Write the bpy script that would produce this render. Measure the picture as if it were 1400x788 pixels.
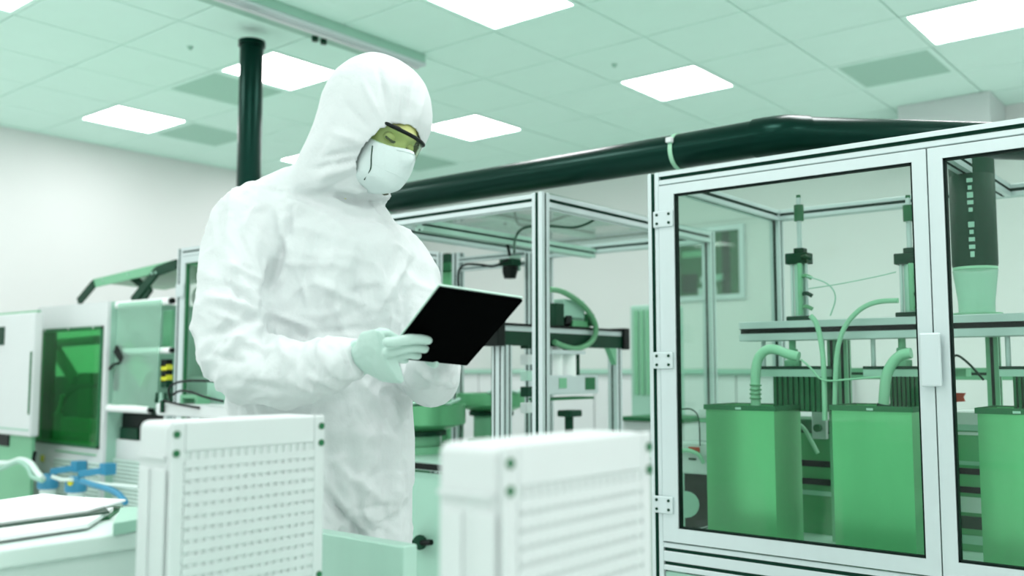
import bpy, bmesh, math, random
from mathutils import Vector, Matrix, noise
V = Vector
random.seed(7)
for o in list(bpy.data.objects): bpy.data.objects.remove(o)
SC = bpy.context.scene
COL = SC.collection

# ------------------------------------------------------------------ camera
FPX, CX, CY, CAMH = 1290.0, 700.0, 394.0, 1.10
PITCH = math.atan(111/FPX); YAW = math.radians(39.4)
FW = V((-math.sin(YAW)*math.cos(PITCH), math.cos(YAW)*math.cos(PITCH), math.sin(PITCH)))
RT = V((math.cos(YAW), math.sin(YAW), 0)); UP = RT.cross(FW)
FH = V((-math.sin(YAW), math.cos(YAW), 0)); ZZ = V((0, 0, 1)); CAM = V((0, 0, CAMH))
cam = bpy.data.cameras.new('camera'); camo = bpy.data.objects.new('camera', cam); COL.objects.link(camo)
camo.matrix_world = Matrix(((RT.x, UP.x, -FW.x, 0), (RT.y, UP.y, -FW.y, 0), (RT.z, UP.z, -FW.z, CAMH), (0, 0, 0, 1)))
cam.sensor_width = 36; cam.lens = 36*FPX/1400; cam.clip_start = .02
cam.dof.use_dof = True; cam.dof.focus_distance = 2.45; cam.dof.aperture_fstop = 2.1
SC.camera = camo
# ------------------------------------------------------------------ world, exposure
w = bpy.data.worlds.new('world'); SC.world = w; w.use_nodes = True
w.node_tree.nodes['Background'].inputs[0].default_value = (.8, .93, .88, 1)
w.node_tree.nodes['Background'].inputs[1].default_value = .3
SC.view_settings.view_transform = 'Standard'; SC.view_settings.look = 'None'
SC.view_settings.gamma = 1; SC.view_settings.use_curve_mapping = False
SC.view_settings.exposure = 0.92
LAMP = 9.0     # strength of each ceiling panel

# pixel -> point helpers (1400 x 788 frame)
def ray(x, y): return FW + RT*((x-CX)/FPX) + UP*((CY-y)/FPX)
def onz(x, y, z): d = ray(x, y); return CAM + d*((z-CAMH)/d.z)
def onx(x, y, v): d = ray(x, y); return CAM + d*(v/d.x)
def ony(x, y, v): d = ray(x, y); return CAM + d*(v/d.y)
def onw(x, y, w): d = ray(x, y); return CAM + d*(w/d.dot(FH))     # at horizontal distance w along the view
def proj(p):
    p = p-CAM; w = p.dot(FW)
    return CX+FPX*p.dot(RT)/w, CY-FPX*p.dot(UP)/w, w

# ------------------------------------------------------------------ materials
def srgb(r, g, b):
    f = lambda c: (c/255/12.92) if c/255 <= .04045 else ((c/255+.055)/1.055)**2.4
    return (f(r), f(g), f(b), 1)
def mat(name, col, rough=.5, metal=0, var=0, scale=20, bump=0, bscale=60, stretch=None, spec=.5, coat=0):
    m = bpy.data.materials.new(name); m.use_nodes = True
    nt = m.node_tree; b = nt.nodes['Principled BSDF']
    c = srgb(*col)
    b.inputs['Base Color'].default_value = c; b.inputs['Roughness'].default_value = rough
    b.inputs['Metallic'].default_value = metal; b.inputs['Specular IOR Level'].default_value = spec
    if coat: b.inputs['Coat Weight'].default_value = coat
    if var or bump:
        tc = nt.nodes.new('ShaderNodeTexCoord'); mp = nt.nodes.new('ShaderNodeMapping')
        nt.links.new(tc.outputs['Object'], mp.inputs[0])
        if stretch: mp.inputs['Scale'].default_value = stretch
    if var:
        n = nt.nodes.new('ShaderNodeTexNoise'); n.inputs['Scale'].default_value = scale; n.inputs['Detail'].default_value = 5
        r = nt.nodes.new('ShaderNodeMapRange'); r.inputs[3].default_value = 1-var; r.inputs[4].default_value = 1+var*.5
        x = nt.nodes.new('ShaderNodeMix'); x.data_type = 'RGBA'; x.blend_type = 'MULTIPLY'; x.inputs[0].default_value = 1
        x.inputs[6].default_value = c
        nt.links.new(mp.outputs[0], n.inputs[0]); nt.links.new(n.outputs[0], r.inputs[0]); nt.links.new(r.outputs[0], x.inputs[7])
        nt.links.new(x.outputs[2], b.inputs['Base Color'])
    if bump:
        n2 = nt.nodes.new('ShaderNodeTexNoise'); n2.inputs['Scale'].default_value = bscale; n2.inputs['Detail'].default_value = 4
        bp = nt.nodes.new('ShaderNodeBump'); bp.inputs['Strength'].default_value = bump; bp.inputs['Distance'].default_value = .01
        nt.links.new(mp.outputs[0], n2.inputs[0]); nt.links.new(n2.outputs[0], bp.inputs['Height']); nt.links.new(bp.outputs[0], b.inputs['Normal'])
    return m
def glassmat(name, tint, refl=1.0, haze=0, hazecol=(200, 230, 215)):
    m = bpy.data.materials.new(name); m.use_nodes = True; nt = m.node_tree; nt.nodes.clear()
    o = nt.nodes.new('ShaderNodeOutputMaterial'); t = nt.nodes.new('ShaderNodeBsdfTransparent'); t.inputs[0].default_value = srgb(*tint)
    g = nt.nodes.new('ShaderNodeBsdfGlossy'); g.inputs['Roughness'].default_value = .02; g.inputs[0].default_value = (refl, refl, refl, 1)
    lw = nt.nodes.new('ShaderNodeLayerWeight'); lw.inputs[0].default_value = .5
    pw = nt.nodes.new('ShaderNodeMath'); pw.operation = 'POWER'; pw.inputs[1].default_value = 5
    fr = nt.nodes.new('ShaderNodeMath'); fr.operation = 'MULTIPLY_ADD'; fr.inputs[1].default_value = .94; fr.inputs[2].default_value = .025
    nt.links.new(lw.outputs['Facing'], pw.inputs[0]); nt.links.new(pw.outputs[0], fr.inputs[0])
    mx = nt.nodes.new('ShaderNodeMixShader')
    nt.links.new(fr.outputs[0], mx.inputs[0]); nt.links.new(t.outputs[0], mx.inputs[1]); nt.links.new(g.outputs[0], mx.inputs[2])
    last = mx
    if haze:
        d = nt.nodes.new('ShaderNodeBsdfDiffuse'); d.inputs[0].default_value = srgb(*hazecol)
        m2 = nt.nodes.new('ShaderNodeMixShader'); m2.inputs[0].default_value = haze
        nt.links.new(mx.outputs[0], m2.inputs[1]); nt.links.new(d.outputs[0], m2.inputs[2]); last = m2
    nt.links.new(last.outputs[0], o.inputs[0])
    return m
def emit(name, col, s):
    m = bpy.data.materials.new(name); m.use_nodes = True; nt = m.node_tree; nt.nodes.clear()
    o = nt.nodes.new('ShaderNodeOutputMaterial'); e = nt.nodes.new('ShaderNodeEmission')
    e.inputs[0].default_value = srgb(*col); e.inputs[1].default_value = s
    nt.links.new(e.outputs[0], o.inputs[0]); return m
def dotmat(name, col, hole, pitch):
    m = mat(name, col, .5); nt = m.node_tree; b = nt.nodes['Principled BSDF']
    tc = nt.nodes.new('ShaderNodeTexCoord')
    vm = nt.nodes.new('ShaderNodeVectorMath'); vm.operation = 'SCALE'; vm.inputs['Scale'].default_value = 1/pitch
    fr = nt.nodes.new('ShaderNodeVectorMath'); fr.operation = 'FRACTION'
    sb = nt.nodes.new('ShaderNodeVectorMath'); sb.operation = 'SUBTRACT'; sb.inputs[1].default_value = (.5, .5, .5)
    ml = nt.nodes.new('ShaderNodeVectorMath'); ml.operation = 'MULTIPLY'; ml.inputs[1].default_value = (1, 0, 1)
    ln = nt.nodes.new('ShaderNodeVectorMath'); ln.operation = 'LENGTH'
    lt = nt.nodes.new('ShaderNodeMath'); lt.operation = 'LESS_THAN'; lt.inputs[1].default_value = .3
    mx = nt.nodes.new('ShaderNodeMix'); mx.data_type = 'RGBA'; mx.inputs[6].default_value = srgb(*col); mx.inputs[7].default_value = srgb(*hole)
    L = nt.links.new
    L(tc.outputs['Object'], vm.inputs[0]); L(vm.outputs[0], fr.inputs[0]); L(fr.outputs[0], sb.inputs[0]); L(sb.outputs[0], ml.inputs[0])
    L(ml.outputs[0], ln.inputs[0]); L(ln.outputs['Value'], lt.inputs[0]); L(lt.outputs[0], mx.inputs[0]); L(mx.outputs[2], b.inputs['Base Color'])
    return m
M = {}
M['ceil'] = mat('ceiling_tile', (216, 252, 238), .9, var=.03, scale=6, bump=.1, bscale=300)
M['gap'] = mat('ceiling_gap', (176, 212, 198), .9)
M['vent'] = mat('vent_mesh', (168, 214, 194), .8, var=.06, scale=60)
M['wall'] = mat('wall_paint', (222, 228, 225), .75, var=.02, scale=2)
M['floor'] = mat('floor_vinyl', (232, 236, 234), .35, var=.06, scale=5)
M['lamp'] = emit('lamp_panel', (254, 244, 249), LAMP)
M['white'] = mat('white_paint', (208, 218, 216), .45, var=.02, scale=5)
M['whiteb'] = mat('white_plastic', (238, 246, 243), .4)
M['crate'] = mat('crate_plastic', (206, 215, 213), .45, var=.02, scale=10)
M['cratein'] = mat('crate_inner', (198, 210, 206), .6)
M['alu'] = mat('anodised_aluminium', (196, 212, 211), .34, metal=.3, var=.04, scale=30, stretch=(1, 1, .05))
M['aludark'] = mat('aluminium_groove', (6, 62, 46), .6, spec=.2)
M['slot'] = mat('black_strip', (2, 24, 18), .6, spec=.15)
M['steel'] = mat('brushed_steel', (136, 200, 160), .3, metal=.75, var=.14, scale=12, stretch=(1, 1, .12))
M['steelg'] = mat('green_grey_steel', (104, 176, 128), .34, metal=.6, var=.12, scale=9)
M['steell'] = mat('light_steel', (176, 214, 198), .4, metal=.3, var=.08, scale=20, stretch=(1, 1, .2))
M['green'] = mat('green_grey_paint', (118, 184, 144), .5, var=.05, scale=8)
M['greenl'] = mat('pale_green_paint', (152, 198, 178), .5, var=.04, scale=8)
M['greend'] = mat('dark_green_paint', (36, 106, 66), .5, var=.08, scale=15, spec=.3)
M['dark'] = mat('dark_metal', (6, 58, 38), .45, var=.1, scale=20, spec=.2)
M['black'] = mat('black_plastic', (1, 14, 10), .45, spec=.2)
M['duct'] = mat('duct_black', (1, 26, 20), .28, var=.12, scale=8, spec=.3)
M['hose'] = mat('clear_green_hose', (150, 206, 172), .3)
M['hosed'] = mat('green_hose', (96, 160, 116), .35)
M['suit'] = mat('coverall_fabric', (211, 219, 218), .8, bump=.5, bscale=22, spec=.2)
M['maskm'] = mat('mask_fabric', (206, 222, 219), .85, bump=.12, bscale=120, spec=.2)
M['glove'] = mat('glove_latex', (184, 214, 203), .45, bump=.15, bscale=60)
M['skin'] = mat('skin', (206, 212, 134), .5, var=.08, scale=30)
M['brow'] = mat('brow_hair', (46, 58, 18), .8)
M['eyew'] = mat('eye_white', (190, 205, 160), .3)
M['lens'] = glassmat('glasses_lens', (232, 246, 232), .8, haze=.06, hazecol=(190, 220, 170))
M['tablet'] = mat('tablet_case', (0, 1, 1), .9, spec=.02)
M['tabrim'] = mat('tablet_rim', (190, 222, 208), .35)
M['screen'] = mat('tablet_screen', (190, 222, 214), .15)
M['glass'] = glassmat('door_glass', (244, 252, 248), .6)
M['tint'] = glassmat('tinted_window', (150, 226, 172), .7, haze=.10, hazecol=(84, 172, 110))
M['film'] = glassmat('plastic_film', (214, 242, 228), .5, haze=.3, hazecol=(190, 230, 212))
M['blue'] = mat('blue_plastic', (52, 142, 178), .4)
M['clearp'] = mat('clear_bowl', (214, 236, 228), .25)
M['paper'] = mat('paper', (240, 248, 246), .8, var=.03, scale=12)
M['red'] = mat('red_label', (196, 60, 20), .5)
M['yellow'] = mat('yellow_plastic', (200, 205, 40), .5)
M['perf'] = dotmat('perforated_sheet', (206, 228, 220), (36, 112, 78), .022)
M['tank'] = mat('tank_steel', (122, 204, 146), .36, metal=.85, var=.16, scale=6, stretch=(1.6, 1.6, .4), bump=.25, bscale=5)
M['benchm'] = mat('pale_bench_paint', (206, 226, 218), .5, var=.04, scale=6)
M['duct'].node_tree.nodes['Principled BSDF'].inputs['Specular Tint'].default_value = (.25, .85, .65, 1)

# ------------------------------------------------------------------ mesh builders
BASE = {}
class MB:
    def __init__(s): s.v = []; s.f = []; s.mi = []
    def add(s, vs, fs, mi=0):
        n = len(s.v); s.v += [V(p) for p in vs]; s.f += [tuple(i+n for i in f) for f in fs]; s.mi += [mi]*len(fs); return s
    def box(s, a, b, mi=0):
        x0, y0, z0 = [min(a[i], b[i]) for i in range(3)]; x1, y1, z1 = [max(a[i], b[i]) for i in range(3)]
        return s.add([(x0,y0,z0),(x1,y0,z0),(x1,y1,z0),(x0,y1,z0),(x0,y0,z1),(x1,y0,z1),(x1,y1,z1),(x0,y1,z1)],
                     [(0,3,2,1),(4,5,6,7),(0,1,5,4),(1,2,6,5),(2,3,7,6),(3,0,4,7)], mi)
    def obox(s, c, ax, ay, az, mi=0):           # oriented box, half vectors
        c = V(c); ps = [c+ax*i+ay*j+az*k for k in (-1,1) for j in (-1,1) for i in (-1,1)]
        return s.add(ps, [(0,2,3,1),(4,5,7,6),(0,1,5,4),(1,3,7,5),(3,2,6,7),(2,0,4,6)], mi)
    def tube(s, pts, r, n=10, mi=0, cap=True, sq=1.0):
        pts = [V(p) for p in pts]; rs = r if isinstance(r, (list, tuple)) else [r]*len(pts)
        T = []
        for i in range(len(pts)):
            t = (pts[min(i+1, len(pts)-1)]-pts[max(i-1, 0)]); T.append(t.normalized())
        a = V((0,0,1)) if abs(T[0].z) < .9 else V((1,0,0))
        u = (a-T[0]*a.dot(T[0])).normalized(); vs = []
        for i, p in enumerate(pts):
            u = (u-T[i]*u.dot(T[i])).normalized(); v = T[i].cross(u)
            for k in range(n):
                th = 2*math.pi*k/n; vs.append(p+(u*math.cos(th)+v*math.sin(th)*sq)*rs[i])
        fs = [(i*n+k, i*n+(k+1) % n, (i+1)*n+(k+1) % n, (i+1)*n+k) for i in range(len(pts)-1) for k in range(n)]
        if cap: fs += [tuple(range(n-1, -1, -1)), tuple((len(pts)-1)*n+k for k in range(n))]
        return s.add(vs, fs, mi)
    def cyl(s, a, b, r, n=16, mi=0): return s.tube([a, b], r, n, mi)
    def lathe(s, c, prof, n=24, mi=0, axis=None):     # prof: (r, z) list about vertical axis at c
        c = V(c); vs = []
        for r, z in prof:
            for k in range(n):
                th = 2*math.pi*k/n; vs.append(c+V((r*math.cos(th), r*math.sin(th), z)))
        m = len(prof)
        fs = [(i*n+k, i*n+(k+1) % n, (i+1)*n+(k+1) % n, (i+1)*n+k) for i in range(m-1) for k in range(n)]
        fs += [tuple(range(n-1, -1, -1)), tuple((m-1)*n+k for k in range(n))]
        return s.add(vs, fs, mi)
    def rings(s, rs, n=28, mi=0):     # rs: list of (centre, half axis vec a, half axis vec b)
        vs = []
        for c, a, b in rs:
            for k in range(n):
                th = 2*math.pi*k/n; vs.append(V(c)+a*math.cos(th)+b*math.sin(th))
        m = len(rs)
        fs = [(i*n+k, i*n+(k+1) % n, (i+1)*n+(k+1) % n, (i+1)*n+k) for i in range(m-1) for k in range(n)]
        fs += [tuple(range(n-1, -1, -1)), tuple((m-1)*n+k for k in range(n))]
        return s.add(vs, fs, mi)
    def prism(s, poly, d, mi=0):      # planar polygon (3D points) extruded by vector d
        n = len(poly); vs = [V(p) for p in poly]+[V(p)+V(d) for p in poly]
        fs = [tuple(range(n-1, -1, -1)), tuple(range(n, 2*n))]+[(i, (i+1) % n, n+(i+1) % n, n+i) for i in range(n)]
        return s.add(vs, fs, mi)
    def grid(s, f, nu, nv, mi=0):
        vs = [f(i/nu, j/nv) for j in range(nv+1) for i in range(nu+1)]
        return s.add(vs, [(j*(nu+1)+i, j*(nu+1)+i+1, (j+1)*(nu+1)+i+1, (j+1)*(nu+1)+i) for j in range(nv) for i in range(nu)], mi)
    def bar(s, ax, a, b, w=None, slots='all', gw=.010, gd=.009, n2=1):
        """T-slot profile filling the box a..b, running along axis ax; grooves filled with dark strip (material 1)."""
        a, b = V([min(a[i], b[i]) for i in range(3)]), V([max(a[i], b[i]) for i in range(3)])
        i, j = [(1,2),(2,0),(0,1)][ax]
        u0, u1, v0, v1 = a[i], b[i], a[j], b[j]
        def cuts(lo, hi):
            L = hi-lo; n = max(1, round(L/.05)) if n2 == 0 else n2
            return [lo+L*(k+.5)/n for k in range(n)]
        P = []; dark = []
        def edge(ps):
            for p, d in ps: P.append(p); dark.append(d)
        e = []
        for c in cuts(u0, u1): e += [((c-gw/2, v0),1),((c-gw/2, v0+gd),1),((c+gw/2, v0+gd),1),((c+gw/2, v0),0)]
        edge([((u0, v0),0)]+e); e = []
        for c in cuts(v0, v1): e += [((u1, c-gw/2),1),((u1-gd, c-gw/2),1),((u1-gd, c+gw/2),1),((u1, c+gw/2),0)]
        edge([((u1, v0),0)]+e); e = []
        for c in reversed(cuts(u0, u1)): e += [((c+gw/2, v1),1),((c+gw/2, v1-gd),1),((c-gw/2, v1-gd),1),((c-gw/2, v1),0)]
        edge([((u1, v1),0)]+e); e = []
        for c in reversed(cuts(v0, v1)): e += [((u0, c+gw/2),1),((u0+gd, c+gw/2),1),((u0+gd, c-gw/2),1),((u0, c-gw/2),0)]
        edge([((u0, v1),0)]+e)
        n = len(P); vs = []
        for t in (a[ax], b[ax]):
            for (u, v) in P:
                q = [0,0,0]; q[ax] = t; q[i] = u; q[j] = v; vs.append(q)
        for k in range(n):
            s.add([], [], 0)
        off = len(s.v); s.v += [V(p) for p in vs]
        for k in range(n):
            k2 = (k+1) % n; s.f.append((off+k, off+k2, off+n+k2, off+n+k)); s.mi.append(dark[k])
        s.f.append(tuple(off+k for k in range(n-1, -1, -1))); s.mi.append(0)
        s.f.append(tuple(off+n+k for k in range(n))); s.mi.append(0)
        return s
    def build(s, name, m, parent=None, smooth=False, bevel=0, base=None, seg=2):
        ms = m if isinstance(m, (list, tuple)) else [m]
        if base is None:
            if parent is not None: base = BASE[parent.name]
            else:
                base = V(((min(p.x for p in s.v)+max(p.x for p in s.v))/2, (min(p.y for p in s.v)+max(p.y for p in s.v))/2, min(p.z for p in s.v)))
        me = bpy.data.meshes.new(name); me.from_pydata([p-base for p in s.v], [], s.f)
        for q in ms: me.materials.append(M[q] if isinstance(q, str) else q)
        for p, i in zip(me.polygons, s.mi): p.material_index = i
        bm = bmesh.new(); bm.from_mesh(me); bmesh.ops.recalc_face_normals(bm, faces=bm.faces); bm.to_mesh(me); bm.free()
        if smooth:
            for p in me.polygons: p.use_smooth = len(p.vertices) <= 4
            try: me.set_sharp_from_angle(angle=math.radians(40))
            except Exception: pass
        o = bpy.data.objects.new(name, me); COL.objects.link(o)
        if parent is not None: o.parent = parent
        else: o.location = base
        BASE[o.name] = base
        if bevel:
            b = o.modifiers.new('bevel', 'BEVEL'); b.width = bevel; b.segments = seg; b.limit_method = 'ANGLE'; b.angle_limit = math.radians(50)
        return o
def tag(o, label, cat, group=None, kind=None):
    o['label'] = label
    if cat: o['category'] = cat
    if group: o['group'] = group
    if kind: o['kind'] = kind
    return o
def thing(name, base, label, cat, group=None):
    o = bpy.data.objects.new(name, None); COL.objects.link(o); o.location = V(base); o.empty_display_size = .1
    BASE[o.name] = V(base)
    return tag(o, label, cat, group)
def struct(o, label, cat='wall'):
    o['kind'] = 'structure'; o['label'] = label; o['category'] = cat; return o
def smooth_path(pts, n=6):
    pts = [V(p) for p in pts]; out = []
    P = [pts[0]]+pts+[pts[-1]]
    for i in range(1, len(P)-2):
        for k in range(n):
            t = k/n; p0, p1, p2, p3 = P[i-1], P[i], P[i+1], P[i+2]
            out.append(.5*((2*p1)+(p2-p0)*t+(2*p0-5*p1+4*p2-p3)*t*t+(3*p1-p0-3*p2+p3)*t**3))
    out.append(pts[-1]); return out

# ------------------------------------------------------------------ the room
CZ = 2.98; T = .605; GX0, GY0 = -3.335, 3.30       # ceiling height, tile pitch, one grid corner
WX0, WX1, WY0, WY1 = -7.63, 3.0, -3.0, 7.35
struct(MB().box((WX0-.1, WY0-.1, -.1), (WX1+.1, WY1+.1, 0)).build('floor', 'floor'), 'pale green vinyl floor', 'floor')
struct(MB().box((WX0-.1, WY0, 0), (WX0, WY1, CZ)).build('wall_left', 'wall'), 'plain white wall at the left')
struct(MB().box((WX1, WY0, 0), (WX1+.1, WY1, CZ)).build('wall_right', 'wall'), 'plain white wall at the right')
struct(MB().box((WX0-.1, WY1, 0), (WX1+.1, WY1+.1, CZ)).build('wall_back', 'wall'), 'plain white wall behind the machines')
struct(MB().box((WX0-.1, WY0-.1, 0), (WX1+.1, WY0, CZ)).build('wall_front', 'wall'), 'plain white wall behind the viewer')
ceil = struct(MB().box((WX0-.1, WY0-.1, CZ+.012), (WX1+.1, WY1+.1, CZ+.1)).build('ceiling', 'gap', base=V((0, 0, CZ))), 'suspended ceiling of square mint tiles', 'ceiling')
sof = MB().box((onz(1228, 146, CZ).x, 6.88, 2.66), (-1.47, WY1, CZ-.002)).build('trim_1', 'white')
struct(sof, 'boxed white bulkhead under the ceiling', 'bulkhead')
cells = []
i0, i1 = math.floor((WX0-GX0)/T), math.ceil((WX1-GX0)/T)
j0, j1 = math.floor((WY0-GY0)/T), math.ceil((WY1-GY0)/T)
vent_cells = {(-4, 0): 'grey-green square ceiling vent beside the panel light cut by the black pipe',
              (-6, 1): 'grey-green square ceiling vent next to the panel light nearest the left wall',
              (2, 4): 'grey-green square ceiling vent at upper right, below the corner panel light',
              (-5, 4): 'grey-green ceiling vent half hidden just right of the face mask'}
def islight(i, j): return i % 3 == 0 and j % 3 == 0
g = .004
tilem = bpy.data.meshes.new('ceiling_tile')
hx = T/2-g
tilem.from_pydata([(-hx,-hx,.012),(hx,-hx,.012),(hx,hx,.012),(-hx,hx,.012),(-hx,-hx,.003),(hx,-hx,.003),(hx,hx,.003),(-hx,hx,.003),
                   (-hx+.006,-hx+.006,0),(hx-.006,-hx+.006,0),(hx-.006,hx-.006,0),(-hx+.006,hx-.006,0)], [],
                  [(0,1,5,4),(1,2,6,5),(2,3,7,6),(3,0,4,7),(4,5,9,8),(5,6,10,9),(6,7,11,10),(7,4,8,11),(8,9,10,11)])
tilem.materials.append(M['ceil'])
rest = MB()
def inroom(i, j):
    x0, y0 = GX0+i*T, GY0+j*T
    return x0+T > WX0+.03 and x0 < WX1-.03 and y0+T > WY0+.03 and y0 < WY1-.03
for i in range(i0, i1):
    for j in range(j0, j1):
        if not inroom(i, j): continue
        x0, y0 = GX0+i*T, GY0+j*T; c = V((x0+T/2, y0+T/2, CZ))
        full = x0 >= WX0 and x0+T <= WX1 and y0 >= WY0 and y0+T <= WY1
        if full and (islight(i, j) or (i, j) in vent_cells): continue
        px = proj(c); vis = px[2] > .5 and -150 < px[0] < 1550 and -200 < px[1] < 400
        if vis and full:
            t = bpy.data.objects.new('ceiling_tile', tilem); COL.objects.link(t); t.parent = ceil; t.location = (c.x, c.y, 0)
        else:
            a = V((max(x0+g, WX0), max(y0+g, WY0), CZ)); b = V((min(x0+T-g, WX1), min(y0+T-g, WY1), CZ+.012)); rest.box(a, b)
ro = rest.build('ceiling_tile_field', 'ceil', ceil); ro['kind'] = 'stuff'
names = {(0, 0): 'lit square ceiling panel cut by the top edge, above right of the hood',
         (0, 3): 'lit square ceiling panel above the straight run of black duct',
         (-3, 3): 'small lit square ceiling panel just right of the hooded head',
         (-3, 0): 'lit square ceiling panel crossed by the black vertical pipe',
         (-6, 0): 'lit square ceiling panel at the far left, nearest the left wall',
         (3, 3): 'lit square ceiling panel in the upper right corner',
         (-6, 3): 'lit ceiling panel mostly hidden behind the hood, above the shoulder',
         (-3, -3): 'lit ceiling panel clipped by the upper left corner'}
lf = bpy.data.meshes.new('light_frame'); mb = MB()
e = .032; h = T/2-.003
for a, b in (((-h,-h,0),(h,-h+e,.012)), ((-h,h-e,0),(h,h,.012)), ((-h,-h+e,0),(-h+e,h-e,.012)), ((h-e,-h+e,0),(h,h-e,.012))): mb.box(a, b)
lf.from_pydata(mb.v, [], mb.f); lf.materials.append(M['ceil'])
ld = bpy.data.meshes.new('diffuser'); q = h-e
ld.from_pydata([(-q,-q,.004),(q,-q,.004),(q,q,.004),(-q,q,.004)], [], [(3,2,1,0)]); ld.materials.append(M['lamp'])
vf = bpy.data.meshes.new('vent_face'); mb = MB(); mb.box((-h+.02,-h+.02,.003), (h-.02,h-.02,.012))
vf.from_pydata(mb.v, [], mb.f); vf.materials.append(M['vent'])
for i in range(i0, i1):
    for j in range(j0, j1):
        if not inroom(i, j): continue
        x0, y0 = GX0+i*T, GY0+j*T
        if not (x0 >= WX0 and x0+T <= WX1 and y0 >= WY0 and y0+T <= WY1): continue
        c = (x0+T/2, y0+T/2, CZ)
        if islight(i, j):
            if j > 3: pass
            t = thing('ceiling_light', c, names.get((i, j), 'lit square ceiling panel outside the view'), 'ceiling light', 'square ceiling lights')
            for n_, me in (('frame', lf), ('diffuser', ld)):
                o = bpy.data.objects.new(n_, me); COL.objects.link(o); o.parent = t
        elif (i, j) in vent_cells:
            t = thing('ceiling_vent', c, vent_cells[(i, j)], 'vent', 'square ceiling vents')
            for n_, me in (('frame', lf), ('mesh_panel', vf)):
                o = bpy.data.objects.new(n_, me); COL.objects.link(o); o.parent = t
for px, lb in (((260, 64), 'tiny ceiling sprinkler left of the black pipe'), ((840, 88), 'tiny ceiling sprinkler left of the panel above the duct')):
    p = onz(*px, CZ); tag(MB().lathe((p.x, p.y, CZ-.02), [(.006, 0), (.012, .006), (.012, .012), (.02, .019)], 12).build('sprinkler', 'greenl'), lb, 'sprinkler')

# ceiling rail
rx = -4.0; ry1 = 3.93
t = thing('ceiling_rail', (rx, ry1, CZ-.06), 'long pale metal rail fixed to the ceiling above the hood', 'rail')
MB().box((rx-.10, -.5, CZ-.05), (rx+.10, ry1, CZ-.001)).build('channel', 'greenl', t)
MB().box((rx+.0, -.5, CZ-.068), (rx+.10, ry1+.01, CZ-.05)).build('flange', 'alu', t, bevel=.004)
MB().box((rx+.02, -.5, CZ-.078), (rx+.045, ry1, CZ-.068)).build('track', 'white', t)
p = onz(443, 46, CZ-.05)
for k in (0, 1): MB().cyl((rx-.06, p.y+.06*k, CZ-.075), (rx-.06, p.y+.06*k, CZ-.05), .018, 10).build('roller', 'dark', t)

# black exhaust duct: vertical pipe, elbow, long run, 45 degree elbow, angled run
DY = 3.02; DR = .064
pv = onw(341, 200, 1); d = pv-CAM; vx = (DY/d.y)*d.x
DZ = ony(930, 207, DY).z
elx = ony(1068, 190, DY).x
t = thing('exhaust_duct', (elx, DY, DZ-DR), 'thick black round exhaust duct running over the machines and up to the ceiling', 'duct')
MB().cyl((vx, DY, DZ+.2), (vx, DY, CZ-.075), DR, 28).build('vertical_pipe', 'duct', t, True)
MB().cyl((vx, DY, CZ-.10), (vx, DY, CZ-.07), DR*1.14, 28).build('pipe_collar', 'duct', t, True)
arc = [V((vx+.2-.2*math.cos(a), DY, DZ+.2-.2*math.sin(a))) for a in [math.pi/2*k/8 for k in range(9)]]
MB().tube(arc, DR, 28).build('elbow', 'duct', t, True)
MB().cyl((vx+.2, DY, DZ), (elx-.05, DY, DZ), DR, 32).build('horizontal_pipe', 'duct', t, True)
d45 = V((math.cos(math.radians(46)), math.sin(math.radians(46)), -.0))
c0 = V((elx, DY, DZ))
MB().tube([c0+V((-.09, 0, 0)), c0+V((-.05, 0, 0)), c0+V((-.02, .004, 0)), c0+d45*.02+V((0,-.0,0)), c0+d45*.06, c0+d45*.09], DR*1.07, 32).build('elbow', 'duct', t, True)
MB().cyl(c0+d45*.06, c0+d45*3.2, DR, 32).build('angled_pipe', 'duct', t, True)
for pxb in (928, 535):
    bx = ony(pxb, 205, DY).x
    MB().tube([(bx-.008, DY, DZ), (bx+.008, DY, DZ)], DR*1.05, 32).build('clamp_band', 'hose' if pxb == 928 else 'greenl', t, True)
bx = ony(928, 205, DY).x
MB().box((bx-.012, DY-DR*1.2, DZ+.02), (bx+.012, DY-DR*.9, DZ+.04)).build('clamp_buckle', 'white', t, bevel=.003)
# ------------------------------------------------------------------ right-hand glazed enclosure
Y0 = 2.8; ALU = ['alu', 'aludark']
def X(px, Y=Y0, py=505): return ony(px, py, Y).x
def Zy(px, py, Y=Y0): return ony(px, py, Y).z
EX0, EX1, EYB, EZT = X(888), .16, 3.84, 1.776
P = .045
t = thing('glazed_enclosure', ((EX0+EX1)/2, 3.3, 0), 'large aluminium-framed machine enclosure with clear hinged glass doors at right', 'enclosure')
for x in (EX0, EX1-P):
    for y in (Y0, EYB-P):
        MB().bar(2, (x, y, .06), (x+P, y+P, EZT)).build('post', ALU, t, bevel=.002, seg=1)
        MB().lathe((x+P/2, y+P/2, 0), [(.03, 0), (.03, .01), (.012, .015), (.012, .06)], 14).build('foot', 'dark', t)
for z0 in (EZT-P, .435):
    h_ = P if z0 > 1 else .09
    for y in (Y0, EYB-P): MB().bar(0, (EX0+P, y, z0), (EX1-P, y+P, z0+h_), n2=1) .build('rail', ALU, t, bevel=.002, seg=1) if z0 > 1 else MB().bar(0, (EX0+P, y, z0), (EX1-P, y+P, z0+h_), n2=0).build('rail', ALU, t, bevel=.002, seg=1)
    for x in (EX0, EX1-P): MB().bar(1, (x, Y0+P, z0), (x+P, EYB-P, z0+h_)).build('rail', ALU, t, bevel=.002, seg=1)
MB().bar(0, (EX0+P, EYB-P, 1.06), (EX1-P, EYB, 1.105)).build('rail', ['green', 'dark'], t)
MB().bar(1, (-.8, Y0+P, EZT-P), (-.8+P, EYB-P, EZT)).build('rail', ALU, t)
MB().box((EX0+.004, Y0+P, .45), (EX1-.004, EYB-P, .50)).build('deck', 'steell', t)
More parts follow.
